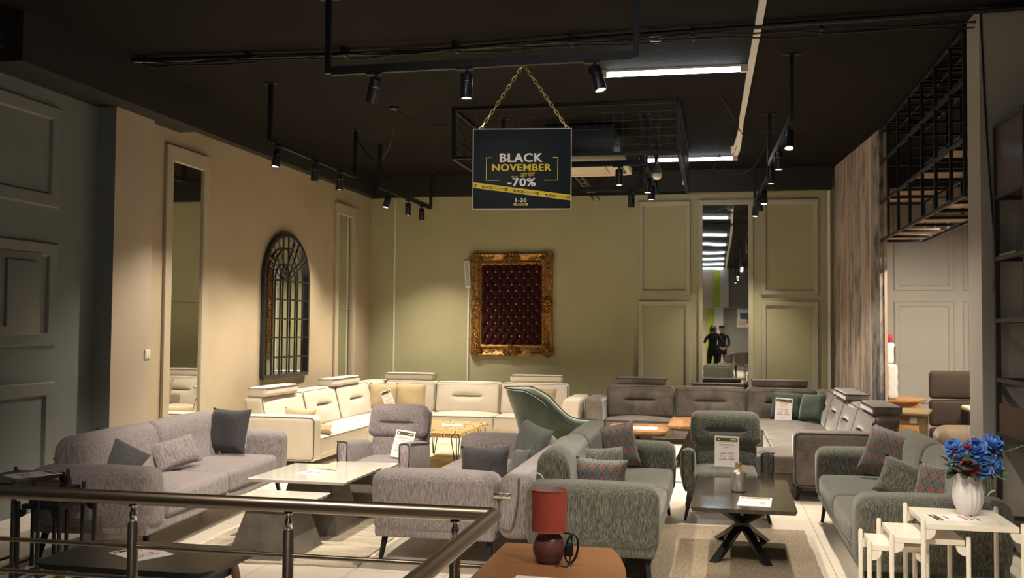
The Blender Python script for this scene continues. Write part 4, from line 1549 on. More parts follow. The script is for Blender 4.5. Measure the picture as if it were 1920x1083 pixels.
# price cards standing on the seats
paper('price card leaning on the grey armchair behind its arm', (-2.775, 8.53, .435), (radians(-24), radians(7), radians(0)), .18, .255,
      card_lines('"GARNITURË UAL"', '3+3+1', 'Çmimi: 2300€', ('Zbritje', '-50%'), 'Çmimi: 1150€'))
paper('price card standing upright on the green armchair', (.075, 8.70, .435), (radians(-19), radians(1), radians(2)), .205, .265,
      card_lines('"GARNITURË SUN"', '3+3+1', 'Çmimi: 2200€', ('Zbritje', '-50%'), 'Çmimi: 1100€'))
paper('price card against green cushion on the taupe corner sofa', (.865, 14.07, .36), (radians(-14), radians(4), radians(-3)), .225, .32,
      [('g', '"ODA" KËND', 0, .755, .05, .001), ('g', 'Me shtrirje dhe', 0, .70, .036, 0), ('g', 'mbështetëse koke', 0, .655, .036, 0), ('g', '340x 285 cm', 0, .61, .036, 0),
       ('r', 'Çmimi: 2740€', 0, .50, .072, .001), ('g', 'Zbritje', -.16, .40, .06, .0005), ('r', '-30%', .17, .40, .07, .001), ('g', 'Çmimi: 1900€', 0, .30, .085, .0015), ('r', 'Oferta vlen deri', 0, .16, .034, 0), ('r', 'më 30', 0, .12, .034, 0)])
paper('price card tilted between the sand cushions on the cream corner sofa', (-4.70, 14.05, .38), (radians(-12), radians(-24), radians(4)), .155, .31,
      [('g', '"ODA" KËND', 0, .755, .05, .0), ('g', 'Me shtrirje', 0, .69, .036, 0), ('g', '340x 285 cm', 0, .64, .036, 0),
       ('r', 'Çmimi: 2740€', 0, .50, .06, .001), ('g', 'Zbritje', -.16, .40, .05, .0005), ('r', '-30%', .17, .40, .055, .001), ('g', 'Çmimi: 1900€', 0, .30, .062, .0015)])

FLAT = radians(-90)
def flat_paper(label, x, y, z, w, h, rz, lines=None, band=.12, upside=False):
    t = paper(label, (x, y, z + .0016), (0, 0, 0), w, h, lines or card_lines('TAVOLINË', '', 'Çmimi: 299€', ('Zbritje', '-40%'), 'Çmimi: 179€'), 'price_sheet', True, band)
    M = Matrix.Rotation(rz, 3, 'Z') @ Matrix.Rotation(FLAT, 3, 'X')
    t.rotation_euler = M.to_euler()
    return t

# ------------------------------------------------------------------ dark coffee table with star base
M_darkmarble = woodmat('dark_marbled_veneer', [(.25, (.028, .024, .021)), (.5, (.045, .038, .032)), (.7, (.085, .070, .055)), (.85, (.04, .034, .029))], 1, 2.0, .14, .5, 2.5)
t = thing('coffee_table', 'dark veneered coffee table on crossed star legs, holding a silver bottle', 'coffee table', (.17, 7.26, 0), radians(-.8))
bm = BM()
vs = box(bm, -.335, .335, -.68, .68, .425, .452)
for v in vs[:4]:
    v.co.x *= .96; v.co.y *= .985
link('tabletop', bm, M_darkmarble, t, False)
for (fx, fy), (tx, ty) in (((-.20, -.26), (.22, .40)), ((.17, -.27), (-.22, .40)), ((-.18, .58), (.20, -.34)), ((.18, .58), (-.20, -.34))):
    bm = BM()
    z = .23
    k = Vector((.0, .06, z))
    bar(bm, (fx, fy, .02), (k.x + (k.x - fx) * .0, k.y, z + .0), .052, .032)
    a, b = Vector((fx, fy, 0)), Vector((tx, ty - .0, .425))
    bm.free(); bm = BM()
    bar(bm, a, k * 1.0, .056, .03)
    bar(bm, k, b, .056, .03)
    link('leg', bm, M_blackgloss, t, False)
bm = BM(); box(bm, -.05, .05, .01, .11, .20, .26, .01); link('hub', bm, M_blackgloss, t)
flat_paper('price sheet lying on the dark star-legged coffee table', .23, 6.71, .452, .215, .35, radians(-4))

t = thing('bottle', 'mottled silver glass bottle with twine bow on the dark coffee table', 'bottle', (.143, 7.30, .452))
def silver_mat():
    m, nt, b = new_mat('mottled_silver_glass')
    f = noise(nt, coords(nt), 28, 5, .7)
    lk(nt, ramp(nt, f, [(.30, (.07, .055, .04)), (.42, (.40, .36, .30)), (.7, (.62, .60, .55))]), b.inputs['Base Color'])
    b.inputs['Metallic'].default_value = .75
    b.inputs['Roughness'].default_value = .3
    return m
bm = BM(); lathe(bm, [(0, 0), (.045, 0), (.053, .008), (.054, .06), (.054, .125), (.050, .142), (.036, .155), (.022, .162), (.0195, .170), (.0195, .195), (.0225, .197), (.0225, .205), (.014, .205), (.014, .19), (0, .19)], 32); link('glass_body', bm, silver_mat(), t)
M_cork = plain('kraft_neck', (.24, .16, .08), .7)
bm = BM(); lathe(bm, [(.0205, .166), (.0215, .168), (.0215, .204), (.0205, .205)], 24); link('neck_band', bm, M_cork, t)
M_twine = plain('jute_twine', (.42, .25, .10), .8)
bm = BM()
tube(bm, [(.0235 * cos(a), .0235 * sin(a), .168) for a in [2 * pi * i / 16 for i in range(16)]], .0025, 5, True)
for s in (-1, 1):
    tube(bm, smooth_path([(.012, -.023, .168), (.03 + .012 * s, -.03, .185 + .004 * s), (.038 + .012 * s, -.03, .172), (.014, -.024, .167)], 5), .0025, 5)
    tube(bm, smooth_path([(.014, -.024, .167), (.02 + .015 * s, -.035, .155), (.022 + .02 * s, -.05, .140)], 5), .0022, 5)
link('twine_bow', bm, M_twine, t)

# ------------------------------------------------------------------ white and concrete nesting tables
M_gloss = plain('white_gloss_lacquer', (.76, .72, .655), .08, coat=.4)
def concrete():
    m, nt, b = new_mat('grey_concrete')
    f = noise(nt, coords(nt), 6, 6, .65)
    lk(nt, ramp(nt, f, [(.3, (.10, .088, .072)), (.7, (.20, .18, .15))]), b.inputs['Base Color'])
    b.inputs['Roughness'].default_value = .6
    return m
M_conc = concrete()
def pyramid_table(label, x0, x1, y0, y1, z, b0, b1, rz=0.0):
    cx, cy = (x0 + x1) / 2, (y0 + y1) / 2
    t = thing('coffee_table', label, 'coffee table', (cx, cy, 0), rz)
    hx, hy = (x1 - x0) / 2, (y1 - y0) / 2
    bm = BM()
    vs = box(bm, -hx, hx, -hy, hy, z - .028, z, .004, 2)
    for v in bm.verts:
        if v.co.z < z - .02:
            v.co.x *= 1 - .018 / hx; v.co.y *= 1 - .018 / hy
    link('tabletop', bm, M_gloss, t, False)
    bm = BM()
    vs = box(bm, -b0, b0, -b0, b0, 0, z - .026)
    for v in vs[4:]:
        v.co.x *= b1 / b0; v.co.y *= b1 / b0
    bmesh.ops.bevel(bm, geom=bm.edges[:], offset=.006, segments=2, affect='EDGES')
    link('pedestal', bm, M_conc, t, False)
    return t
pyramid_table('square white-topped coffee table with price sheet on concrete pyramid base', -3.47, -2.69, 6.99, 7.86, .452, .26, .17)
pyramid_table('white-topped table pushed under the price-sheet one, nearest the grey armchair', -3.245, -2.70, 7.90, 8.29, .422, .19, .13)
pyramid_table('low small white-topped coffee table just beyond the rail', -3.37, -2.78, 6.40, 6.935, .38, .25, .15)
flat_paper('plastic-covered price sheet on the square white coffee table', -3.13, 7.26, .452, .21, .33, radians(-14))

# ------------------------------------------------------------------ wood slice table by the cream sofa
def slice_mat():
    m, nt, b = new_mat('wood_slices_in_resin')
    tc = nt.nodes.new('ShaderNodeTexCoord')
    vo = nt.nodes.new('ShaderNodeTexVoronoi')
    vo.feature = 'DISTANCE_TO_EDGE'
    vo.inputs['Scale'].default_value = 7
    lk(nt, tc.outputs['Object'], vo.inputs['Vector'])
    vc = nt.nodes.new('ShaderNodeTexVoronoi')
    vc.inputs['Scale'].default_value = 7
    lk(nt, tc.outputs['Object'], vc.inputs['Vector'])
    rings = mth(nt, 'FRACT', mth(nt, 'MULTIPLY', vc.outputs['Distance'], 9))
    c = ramp(nt, rings, [(0, (.42, .23, .08)), (.5, (.52, .30, .11)), (1, (.33, .17, .055))])
    c = mixc(nt, mth(nt, 'LESS_THAN', vo.outputs['Distance'], .13), c, (.70, .52, .27))
    c = mixc(nt, mth(nt, 'LESS_THAN', vo.outputs['Distance'], .055), c, (.085, .036, .012))
    lk(nt, c, b.inputs['Base Color'])
    b.inputs['Roughness'].default_value = .3
    return m
M_slice = slice_mat()
def slice_table(label, x0, x1, y0, y1, z=.42):
    cx, cy = (x0 + x1) / 2, (y0 + y1) / 2
    t = thing('coffee_table', label, 'coffee table', (cx, cy, 0))
    hx, hy = (x1 - x0) / 2, (y1 - y0) / 2
    bm = BM()
    rnd = random.Random(5)
    poly = []
    for (ax, ay), (bx, by) in (((-hx, -hy), (hx, -hy)), ((hx, -hy), (hx, hy)), ((hx, hy), (-hx, hy)), ((-hx, hy), (-hx, -hy))):
        for k in range(8):
            f = k / 8
            n = Vector((ay - by, bx - ax)).normalized() * rnd.uniform(-.008, .008)
            poly.append((ax + (bx - ax) * f + n.x, ay + (by - ay) * f + n.y))
    prism(bm, poly, z - .05, z, .004)
    link('tabletop', bm, M_slice, t, False)
    for sx in (-1, 1):
        for sy in (-1, 1):
            bm = BM()
            p = Vector((sx * (hx - .08), sy * (hy - .10), z - .05))
            f_ = Vector((sx * (hx - .05), sy * (hy - .06), 0))
            for q in (Vector((.05, 0, 0)), Vector((-.05, 0, 0)), Vector((0, .05 * -sy, 0))):
                tube(bm, [p + q, f_ + q * .12], .006, 6)
            link('hairpin_leg', bm, M_black, t)
    return t
slice_table('wood slice coffee table on black hairpin legs before the cream sofa', -3.55, -2.80, 10.75, 12.2)
flat_paper('price sheet lying on the wood slice table', -3.10, 11.55, .42, .24, .32, radians(18))
slice_table('wood slice table half hidden between grey sofa and green shell chair', -1.80, -.85, 9.28, 10.2, .45)
flat_paper('corner of a price sheet on the half hidden wood slice table', -1.60, 9.75, .45, .21, .3, radians(-20))

# ------------------------------------------------------------------ walnut stepped tables by the taupe sofa
M_walnut = woodmat('walnut_veneer', [(.25, (.14, .062, .028)), (.48, (.26, .12, .055)), (.62, (.36, .19, .085)), (.72, (.52, .31, .13)), (.8, (.24, .11, .05))], 1, 1.2, .25, .3, 1.0)
def oct_table(label, cx, cy, hx, hy, z, c=.09):
    t = thing('coffee_table', label, 'coffee table', (cx, cy, 0))
    poly = [(-hx + c, -hy), (hx - c, -hy), (hx, -hy + c), (hx, hy - c), (hx - c, hy), (-hx + c, hy), (-hx, hy - c), (-hx, -hy + c)]
    bm = BM(); prism(bm, poly, z - .03, z, .004); link('tabletop', bm, M_walnut, t, False)
    M_br = M_brown
    bm = BM(); prism(bm, [(x * .9, y * .9) for x, y in poly], z - .06, z - .03); link('apron', bm, M_br, t, False)
    bm = BM()
    for s in (-1, 1):
        bar(bm, (s * hx * .12, 0, z - .06), (s * hx * .62, 0, .02), .16, .035, up=(0, 1, 0))
    bar(bm, (-hx * .68, 0, .015), (hx * .68, 0, .015), .2, .03)
    link('pedestal', bm, M_br, t, False)
    return t
M_brown = plain('dark_brown_lacquer', (.055, .036, .026), .4)
oct_table('lower walnut cut-corner coffee table in front of the taupe sofa, left one', -.93, 12.05, .365, .48, .42)
oct_table('higher walnut cut-corner coffee table beside the lower one, behind green armchair', -.18, 12.1, .385, .60, .50)
flat_paper('price sheet lying on the lower walnut table', -.88, 11.82, .42, .36, .30, radians(0), [('g', 'TAVOLINË KLUBI', 0, .5, .09, .001)], .0)

# ------------------------------------------------------------------ black coffee table in front left
M_bmarble = woodmat('black_marble_print', [(.3, (.007, .008, .008)), (.62, (.013, .014, .013)), (.70, (.045, .045, .04)), (.75, (.010, .011, .010))], 0, 2.2, .32, 0, 3.0)
t = thing('coffee_table', 'low black coffee table with rounded corners and wooden legs behind rail', 'coffee table', (-2.90, 4.75, 0))
bm = BM()
hx, hy, r = .485, .30, .09
poly = []
for cx, cy, a0 in ((1, 1, 0), (-1, 1, 90), (-1, -1, 180), (1, -1, 270)):
    for k in range(7):
        a = radians(a0 + k * 15)
        poly.append((cx * (hx - r) + r * cos(a), cy * (hy - r) + r * sin(a)))
prism(bm, poly, .375, .40, .006); link('tabletop', bm, M_bmarble, t, False)
bm = BM(); box(bm, -.30, .36, -.20, .20, .27, .375, .006); link('drawer_box', bm, plain('black_carcass', (.012, .012, .012), .5), t, False)
M_leg = woodmat('beech_leg', [(.3, (.26, .15, .075)), (.7, (.38, .235, .125))], 2, 2.0, .45, .1)
for sx in (-1, 1):
    for sy in (-1, 1):
        bm = BM(); tube(bm, [(sx * .36, sy * .20, .375), (sx * .43, sy * .25, 0)], [.026, .014], 12); link('leg', bm, M_leg, t)
flat_paper('white price sheet lying on the low black coffee table', -2.83, 4.70, .40, .21, .29, radians(62))

# ------------------------------------------------------------------ nesting rod tables (white and black sets)
def rod_table(label, x0, x1, y0, y1, z, mat, group=None, r=.0125):
    cx, cy = (x0 + x1) / 2, (y0 + y1) / 2
    t = thing('nesting_table', label, 'side table', (cx, cy, 0), 0, group)
    hx, hy = (x1 - x0) / 2, (y1 - y0) / 2
    bm = BM()
    box(bm, -hx + .016, hx - .016, -hy + .004, hy - .004, z - .028, z, .002)
    link('tabletop', bm, mat, t, False)
    for sx in (-1, 1):
        for sy in (-1, 1):
            bm = BM()
            lathe(bm, [(r * .9, 0), (r, .004), (r, z + .012), (r * .7, z + .02), (0, z + .022)], 14, (sx * hx, sy * hy, 0))
            lg = link('leg', bm, mat, t)
            bm = BM()
            # quarter-round bracket under the top
            n = 7
            pa = [(0, 0)] + [(.048 * cos(radians(90 * i / n)), -.048 * sin(radians(90 * i / n))) for i in range(n + 1)]
            lo, hi = [], []
            for u, w in pa:
                lo.append(bm.verts.new((sx * (hx - .012) - sx * u, sy * hy - .008, z - .03 + w)))
                hi.append(bm.verts.new((sx * (hx - .012) - sx * u, sy * hy + .008, z - .03 + w)))
            bm.faces.new(lo); bm.faces.new(hi[::-1])
            for i in range(len(pa)):
                k = (i + 1) % len(pa)
                bm.faces.new((lo[i], lo[k], hi[k], hi[i]))
            link('bracket', bm, mat, lg, False)
    for sx in (-1, 1):
        bm = BM(); box(bm, sx * hx - .006, sx * hx + .006, -hy, hy, .04, .055)
        link('floor_rail', bm, mat, t, False)
    return t
rod_table('tallest white nesting table, holding the white vase of blue roses', 1.026, 1.497, 5.44, 5.94, .62, M_whitelac)
rod_table('middle white nesting table, tucked under the vase table', .88, 1.25, 5.485, 5.905, .535, M_whitelac)
rod_table('smallest white nesting table, lowest and nearest the sofa front', .78, 1.064, 5.555, 5.88, .475, M_whitelac)
flat_paper('price sheet under the white vase of blue roses', 1.40, 5.655, .62, .18, .32, radians(98))
rod_table('tallest black nesting table with price sheet beside the grey-wall sofa', -4.62, -4.225, 5.40, 5.92, .62, M_blackgloss)
rod_table('middle black nesting table beside the grey-wall sofa', -4.45, -4.08, 5.44, 5.88, .55, M_blackgloss)
rod_table('smallest black nesting table nearest the grey-wall sofa front', -4.25, -3.96, 5.48, 5.83, .48, M_blackgloss)
flat_paper('price sheet lying on the tallest black nesting table', -4.44, 5.62, .62, .21, .3, radians(-30))

# ------------------------------------------------------------------ rugs
M_rug1 = rugmat('worn_beige_rug', [(.33, (.17, .14, .105)), (.45, (.33, .28, .215)), (.6, (.48, .42, .33))], (2.2, 16, 1), .6)
M_rug2 = rugmat('oat_wool_rug', [(.36, (.05, .038, .028)), (.44, (.27, .21, .145)), (.6, (.44, .36, .26))], (60, 60, 1), 1.2)
def rug(label, x0, x1, y0, y1, mat, rz=0, h=.012):
    bm = BM()
    hx, hy = (x1 - x0) / 2, (y1 - y0) / 2
    n = 24
    rnd = random.Random(11)
    top = [[bm.verts.new((-hx + 2 * hx * i / n + (rnd.uniform(-.006, .006) if j in (0, n) or i in (0, n) else 0), -hy + 2 * hy * j / n + (rnd.uniform(-.006, .006) if j in (0, n) or i in (0, n) else 0), h)) for i in range(n + 1)] for j in range(n + 1)]
    for j in range(n):
        for i in range(n):
            bm.faces.new((top[j][i], top[j][i + 1], top[j + 1][i + 1], top[j + 1][i]))
    ret = bmesh.ops.extrude_face_region(bm, geom=bm.faces[:])
    for v in ret['geom']:
        if isinstance(v, bmesh.types.BMVert):
            v.co.z = .001
    o = link('rug', bm, mat, None, False)
    o.location = ((x0 + x1) / 2, (y0 + y1) / 2, 0)
    o.rotation_euler = (0, 0, rz)
    return tag(o, label, 'rug')
rug('worn beige rug under the white and concrete coffee tables', -3.72, -2.42, 6.28, 9.0, M_rug1, radians(3))
rug('oat wool rug under the dark star-legged coffee table', -.62, .67, 5.9, 8.28, M_rug2)
rug('pale patterned rug under the wood slice table by the cream sofa', -3.9, -2.2, 9.9, 13.3, rugmat('sage_cream_rug', [(.33, (.16, .13, .08)), (.45, (.42, .38, .22)), (.6, (.58, .53, .38))], (6, 6, 1), .6))
rug('cream rug under the walnut cut-corner tables', -1.5, .25, 10.6, 13.3, rugmat('cream_rug', [(.33, (.36, .30, .22)), (.6, (.58, .5, .40))], (6, 6, 1), .6))

# ------------------------------------------------------------------ stainless railing
t = thing('railing', 'stainless steel railing with two lower bars across the front', 'railing', (-.864, 3.872, 0))
M_rail = plain('polished_steel', (.50, .42, .34), .30, 1.0)
bm = BM()
pts = [(-2.6, 0, .975), (-.10, 0, .975)] + [(-.10 + .10 * sin(a), -.10 + .10 * cos(a), .975) for a in [radians(q) for q in (15, 30, 45, 60, 75)]] + [(0, -.10, .975), (0, -3.4, .975)]
pts = [(-4.6, 0, .86), (-.012, 0, .86), (0, -.012, .86), (0, -4.4, .86)]
tube(bm, pts, .0295, 20); link('handrail', bm, M_rail, t)
bm = BM()
for z in (.805, .69, .575, .46):
    tube(bm, [(-4.2, 0, z), (0, 0, z), (0, -3.4, z)], .0085, 10)
bm.free()
for z in (.655, .52, .385, .25):
    bm = BM(); tube(bm, [(-4.6, 0, z), (-.006, 0, z), (0, -.006, z), (0, -4.4, z)], .010, 10); link('lower_bar', bm, M_rail, t)
for x, y in ((-1.58, 0), (-.87, 0), (-.16, 0), (-2.29, 0), (-3.0, 0), (0, -1.1), (0, -2.0), (0, -2.9)):
    bm = BM(); lathe(bm, [(.0225, 0), (.0225, .752), (.019, .756), (.019, .761)], 20, (x, y, 0)); p = link('post', bm, M_rail, t)
    bm = BM(); lathe(bm, [(.012, .761), (.016, .766), (.016, .799), (.011, .808), (.011, .821), (.021, .825), (.021, .830), (.0, .832)], 20, (x, y, 0)); link('saddle', bm, M_chrome, p)
    bm = BM(); lathe(bm, [(.045, 0), (.045, .008), (.02, .012)], 20, (x, y, 0)); link('floor_flange', bm, M_chrome, p)

# ------------------------------------------------------------------ cherry-wood table with the red lamp
M_cherry = woodmat('orange_cherry_veneer', [(.25, (.22, .095, .038)), (.5, (.285, .130, .054)), (.75, (.34, .165, .073))], 0, .8, .3, .25, .5)
t = thing('wooden_table', 'orange cherry-wood table with curved ends holding the red lamp', 'table', (-.60, 3.30, 0))
poly = []
hx, hy = .33, .62
for i in range(13):
    f = -1 + 2 * i / 12
    poly.append((.20 + .10 * (1 - f * f), f * .60))
poly = [(-.225, -.60)] + [(.20, -.60)] + poly[1:-1] + [(.20, .60), (-.225, .60)]
bm = BM(); prism(bm, poly, .725, .75, .004); link('tabletop', bm, M_cherry, t, False)
bm = BM(); box(bm, -.19, .16, -.5, .5, .62, .725); link('apron', bm, M_cherry, t, False)
for sx in (-.19, .16):
    for sy in (-.5, .5):
        bm = BM(); box(bm, sx - .025, sx + .025, sy - .025, sy + .025, 0, .725, .004); link('leg', bm, M_cherry, t, False)
flat_paper('white sheet at the near edge of the cherry-wood table', -.58, 3.155, .75, .21, .222, radians(-3), [('g', 'OFERTË', 0, .5, .1, .001)], .0)

t = thing('table_lamp', 'red shaded table lamp with maroon ball base and coiled black cord', 'lamp', (-.601, 3.608, .7505))
t.scale = (.966, .966, .966)
M_shade = plain('red_fabric_shade', (.36, .058, .036), .8)
M_shin = plain('pale_shade_lining', (.34, .26, .26), .8)
M_ball = plain('maroon_ceramic', (.125, .046, .046), .35)
bm = BM(); lathe(bm, [(0, 0), (.038, 0), (.050, .012), (.060, .036), (.0625, .056), (.058, .080), (.045, .100), (.030, .111), (.012, .113), (.012, .118), (0, .118)], 36); link('base', bm, M_ball, t)
bm = BM(); lathe(bm, [(.012, .11), (.012, .15), (.016, .15), (.016, .185), (.0, .185)], 16); link('lamp_holder', bm, M_black, t)
bm = BM()
lathe(bm, [(.0655, .118), (.0655, .272), (.0635, .272), (.0635, .118)], 48)
f_ = [f for f in bm.faces if len(f.verts) > 8]
bmesh.ops.delete(bm, geom=f_, context='FACES_ONLY')
sh = link('shade', bm, [M_shade, M_shin], t)
for p in sh.data.polygons:
    c = p.center
    if (c.x * p.normal.x + c.y * p.normal.y) < -.001:
        p.material_index = 1
bm = BM()
for z in (.119, .271):
    tube(bm, [(.0655 * cos(a), .0655 * sin(a), z) for a in [2 * pi * i / 40 for i in range(40)]], .0018, 5, True)
for k in range(3):
    a = 2 * pi * k / 3
    tube(bm, [(.016 * cos(a), .016 * sin(a), .185), (.064 * cos(a), .064 * sin(a), .255)], .0015, 5)
link('shade_ring', bm, M_shade, sh)
bm = BM()
pts = []
for i in range(60):
    a = i / 60 * 3 * 2 * pi
    pts.append((.088 + .024 * sin(a + .3) + .001 * i / 10, -.03 - .006 * (i / 20) + .004 * sin(a), .062 + .052 * cos(a) - .0))
pts = [(.0, .05, .115), (.03, .02, .112)] + pts + [(.085, -.06, .012), (.06, -.075, .006), (.03, -.065, .008)]
tube(bm, smooth_path(pts, 3), .0032, 6); link('cord', bm, M_black, t)
bm = BM(); soft(bm, .070, .098, -.055, -.028, .035, .082, .008, k=2, m=2); link('plug', bm, M_black, t)
# ------------------------------------------------------------------ gold framed tufted panel
def gold_mat():
    m, nt, b = new_mat('antique_gold')
    f = noise(nt, coords(nt), 22, 5, .65)
    lk(nt, ramp(nt, f, [(.32, (.09, .040, .010)), (.5, (.33, .17, .040)), (.68, (.52, .30, .085))]), b.inputs['Base Color'])
    b.inputs['Metallic'].default_value = .65
    b.inputs['Roughness'].default_value = .38
    bump(nt, b, noise(nt, coords(nt), 60, 3), .5, .006)
    return m
M_gold = gold_mat()
M_red_v = velvet('oxblood_velvet', (.034, .003, .004), .25, 10, .12)
t = thing('tufted_wall_panel', 'ornate gold frame around dark red button-tufted velvet on sage wall', 'framed panel', (-3.205, 15.497, 1.965))
t.rotation_euler = (0, radians(-.25), 0)
W, H, FW = 1.32, 1.62, .185
prof = [(0, 0), (0, .055), (.012, .066), (.03, .060), (.04, .052), (.075, .040), (.11, .034), (.128, .046), (.140, .050), (.150, .040), (.160, .043), (.170, .038), (.185, .020), (.185, 0)]
cs_ = [(-1, -1), (1, -1), (1, 1), (-1, 1)]
for k in range(4):
    bm = BM()
    (ax, az), (bx, bz) = cs_[k], cs_[(k + 1) % 4]
    A = [bm.verts.new((ax * (W / 2 - i), -d, az * (H / 2 - i))) for i, d in prof]
    B = [bm.verts.new((bx * (W / 2 - i), -d, bz * (H / 2 - i))) for i, d in prof]
    for i in range(len(prof) - 1):
        bm.faces.new((A[i], A[i + 1], B[i + 1], B[i]))
    link('frame_side', bm, M_gold, t)
def ornament(cx, cz, rx, rz_, n, seed, ang=0.0):
    """clustered acanthus leaves and shell around a boss"""
    rnd = random.Random(seed)
    bm = BM()
    ellipsoid(bm, (cx, -.062, cz), (rx * .28, .028, rz_ * .28), 10, 6)
    for ring, cnt, rr, sz in ((.52, 9, .05, .30), (.82, 14, .035, .22), (1.05, 18, .02, .13)):
        for i in range(cnt):
            a = 2 * pi * i / cnt + ring * 3 + ang
            x, z = cx + rx * ring * cos(a), cz + rz_ * ring * sin(a)
            M = Matrix.Rotation(-a, 3, 'Y')
            ellipsoid(bm, (x, -.050 - rr * .3, z), (rx * sz * 1.2 * rnd.uniform(.8, 1.2), .024, rz_ * sz * .55), 8, 5, M)
    for i in range(n):
        a = rnd.uniform(0, 2 * pi)
        q = rnd.uniform(.3, 1.1)
        ellipsoid(bm, (cx + rx * q * cos(a), -.066, cz + rz_ * q * sin(a)), (.008, .012, .008), 6, 4)
    return bm
i_ = 0
for sx in (-1, 1):
    for sz in (-1, 1):
        link('corner_ornament', ornament(sx * (W / 2 - .085), sz * (H / 2 - .085), .095, .095, 20, i_), M_gold, t); i_ += 1
        # trailing berries from the corner along each side
        bm = BM()
        rnd = random.Random(40 + i_)
        for k in range(16):
            ellipsoid(bm, (sx * (W / 2 - .19 - k * .012), -.056, sz * (H / 2 - .075 + rnd.uniform(-.022, .022))), (.011, .012, .011), 6, 4)
            ellipsoid(bm, (sx * (W / 2 - .08 + rnd.uniform(-.022, .022)), -.056, sz * (H / 2 - .19 - k * .014)), (.011, .012, .011), 6, 4)
        link('berry_trail', bm, M_gold, t)
for sz in (-1, 1):
    link('shell_ornament', ornament(0, sz * (H / 2 - .075), .125, .075, 20, 20 + sz), M_gold, t)
for sx in (-1, 1):
    link('shell_ornament', ornament(sx * (W / 2 - .08), 0, .080, .125, 20, 30 + sx), M_gold, t)
IW, IH = W / 2 - FW + .005, H / 2 - FW + .005
btn = []
for r in range(11):
    cnt = 7 if r % 2 == 0 else 6
    z = IH - .11 - r * (2 * IH - .24) / 10
    for c in range(cnt):
        x = (-IW + .085 + c * (2 * IW - .17) / 6) if cnt == 7 else (-IW + .085 + (c + .5) * (2 * IW - .17) / 6)
        btn.append((x, z))
bm = BM()
nx, nz = 110, 140
px_, pz_ = (2 * IW - .17) / 6, (2 * IH - .24) / 10
def tuft(x, z):
    u = (x + IW - .085) / px_
    v = (IH - .11 - z) / (2 * pz_)
    a, b_ = u + v, u - v
    fa, fb = abs(a - round(a)), abs(b_ - round(b_))
    return .052 * (min(fa, .5) * 2) ** .5 * (min(fb, .5) * 2) ** .5
g = [[bm.verts.new((-IW + 2 * IW * i / nx, -.012 - tuft(-IW + 2 * IW * i / nx, -IH + 2 * IH * j / nz), -IH + 2 * IH * j / nz)) for i in range(nx + 1)] for j in range(nz + 1)]
for j in range(nz):
    for i in range(nx):
        bm.faces.new((g[j][i], g[j][i + 1], g[j + 1][i + 1], g[j + 1][i]))
pad = link('velvet_pad', bm, M_red_v, t)
M_cry = plain('crystal_button', (.75, .68, .55), .2, .3)
b0 = None
for x, z in btn:
    if b0 is None:
        bm = BM(); ellipsoid(bm, (0, 0, 0), (.0105, .008, .0105), 8, 5); b0 = link('button', bm, M_cry, pad); o = b0
    else:
        o = b0.copy(); COL.objects.link(o); o.parent = pad
    o.location = (x, -.022, z)

# ------------------------------------------------------------------ right-hand hanging shelf rack
M_oak = woodmat('oak_shelf_board', [(.3, (.30, .17, .075)), (.6, (.42, .25, .115)), (.8, (.50, .31, .15))], 1, 1.5, .45, .1)
t = thing('hanging_rack', 'black metal ceiling rack with grid top and oak shelf boards at right', 'rack', (1.92, 8.42, 0))
XW = .50
ys = [0, .48, 1.08, 1.68, 2.32, 2.98, 3.63, 4.22]
bm = BM()
for x in (0, XW):
    for z in (CEIL - .03, 3.60, 3.13, 2.68):
        bar(bm, (x, 0, z), (x, ys[-1], z), .028)
    for y in ys:
        bar(bm, (x, y, 2.68), (x, y, CEIL), .028)
for z in (CEIL - .05, 3.60, 3.13, 2.68):
    for y in ys:
        bar(bm, (0, y, z), (XW, y, z), .026)
link('frame', bm, M_black, t, False)
bm = BM()
for k in range(1, 3):
    bar(bm, (XW * k / 3, 0, CEIL - .04), (XW * k / 3, ys[-1], CEIL - .04), .02)
for k in range(15):
    bar(bm, (0, ys[-1] * (k + .5) / 15, CEIL - .045), (XW, ys[-1] * (k + .5) / 15, CEIL - .045), .02)
link('top_grid', bm, M_black, t, False)
for z in (3.145, 2.695):
    for a, b in ((.55, 1.02), (1.75, 2.26), (3.05, 3.55), (3.70, 4.15)):
        bm = BM(); box(bm, .01, XW - .02, a, b, z, z + .022, .002); link('shelf_board', bm, M_oak, t, False)
# track light added beyond the rack to brighten the bedroom corner and its wall
track('added black track light beyond the hanging rack, brightening the bedroom corner', (2.9, 10.0, 3.25), (2.9, 12.4, 3.25),
      [(.15, (-.05, .7, -1), True, .85, 110), (.55, (0, .8, -1), True, .7, 110), (.9, (-.05, .8, -1), True, .65, 110)])

# tall shelf unit at the right edge
M_rack2 = plain('black_steel_tube', (.010, .010, .011), .5)
M_dkwood = woodmat('dark_walnut_board', [(.3, (.035, .018, .011)), (.7, (.075, .038, .022))], 1, 1.5, .5, .05)
t = thing('shelf_unit', 'tall black tube shelf unit with dark wood panels at right edge', 'shelf unit', (2.005, 7.86, 0))
bm = BM()
D2 = -.72
for x in (0, 1.2):
    for y in (0, D2):
        bar(bm, (x, y, 0), (x, y, 3.10), .035)
    for z in (3.10, 2.58, 2.13, 1.68, 1.25, .86, .25):
        bar(bm, (x, 0, z), (x, D2, z), .03)
for y in (0, D2):
    for z in (3.10, 2.58, 2.13, 1.68, 1.25, .86, .25):
        bar(bm, (0, y, z), (1.2, y, z), .03)
link('frame', bm, M_rack2, t, False)
bm = BM(); box(bm, -.004, .004, D2 + .02, -.02, 2.60, 3.085); link('side_panel', bm, M_dkwood, t, False)
bm = BM(); box(bm, -.004, .004, D2 + .02, -.02, .875, 1.08); link('side_panel', bm, M_oak if False else M_dkwood, t, False)
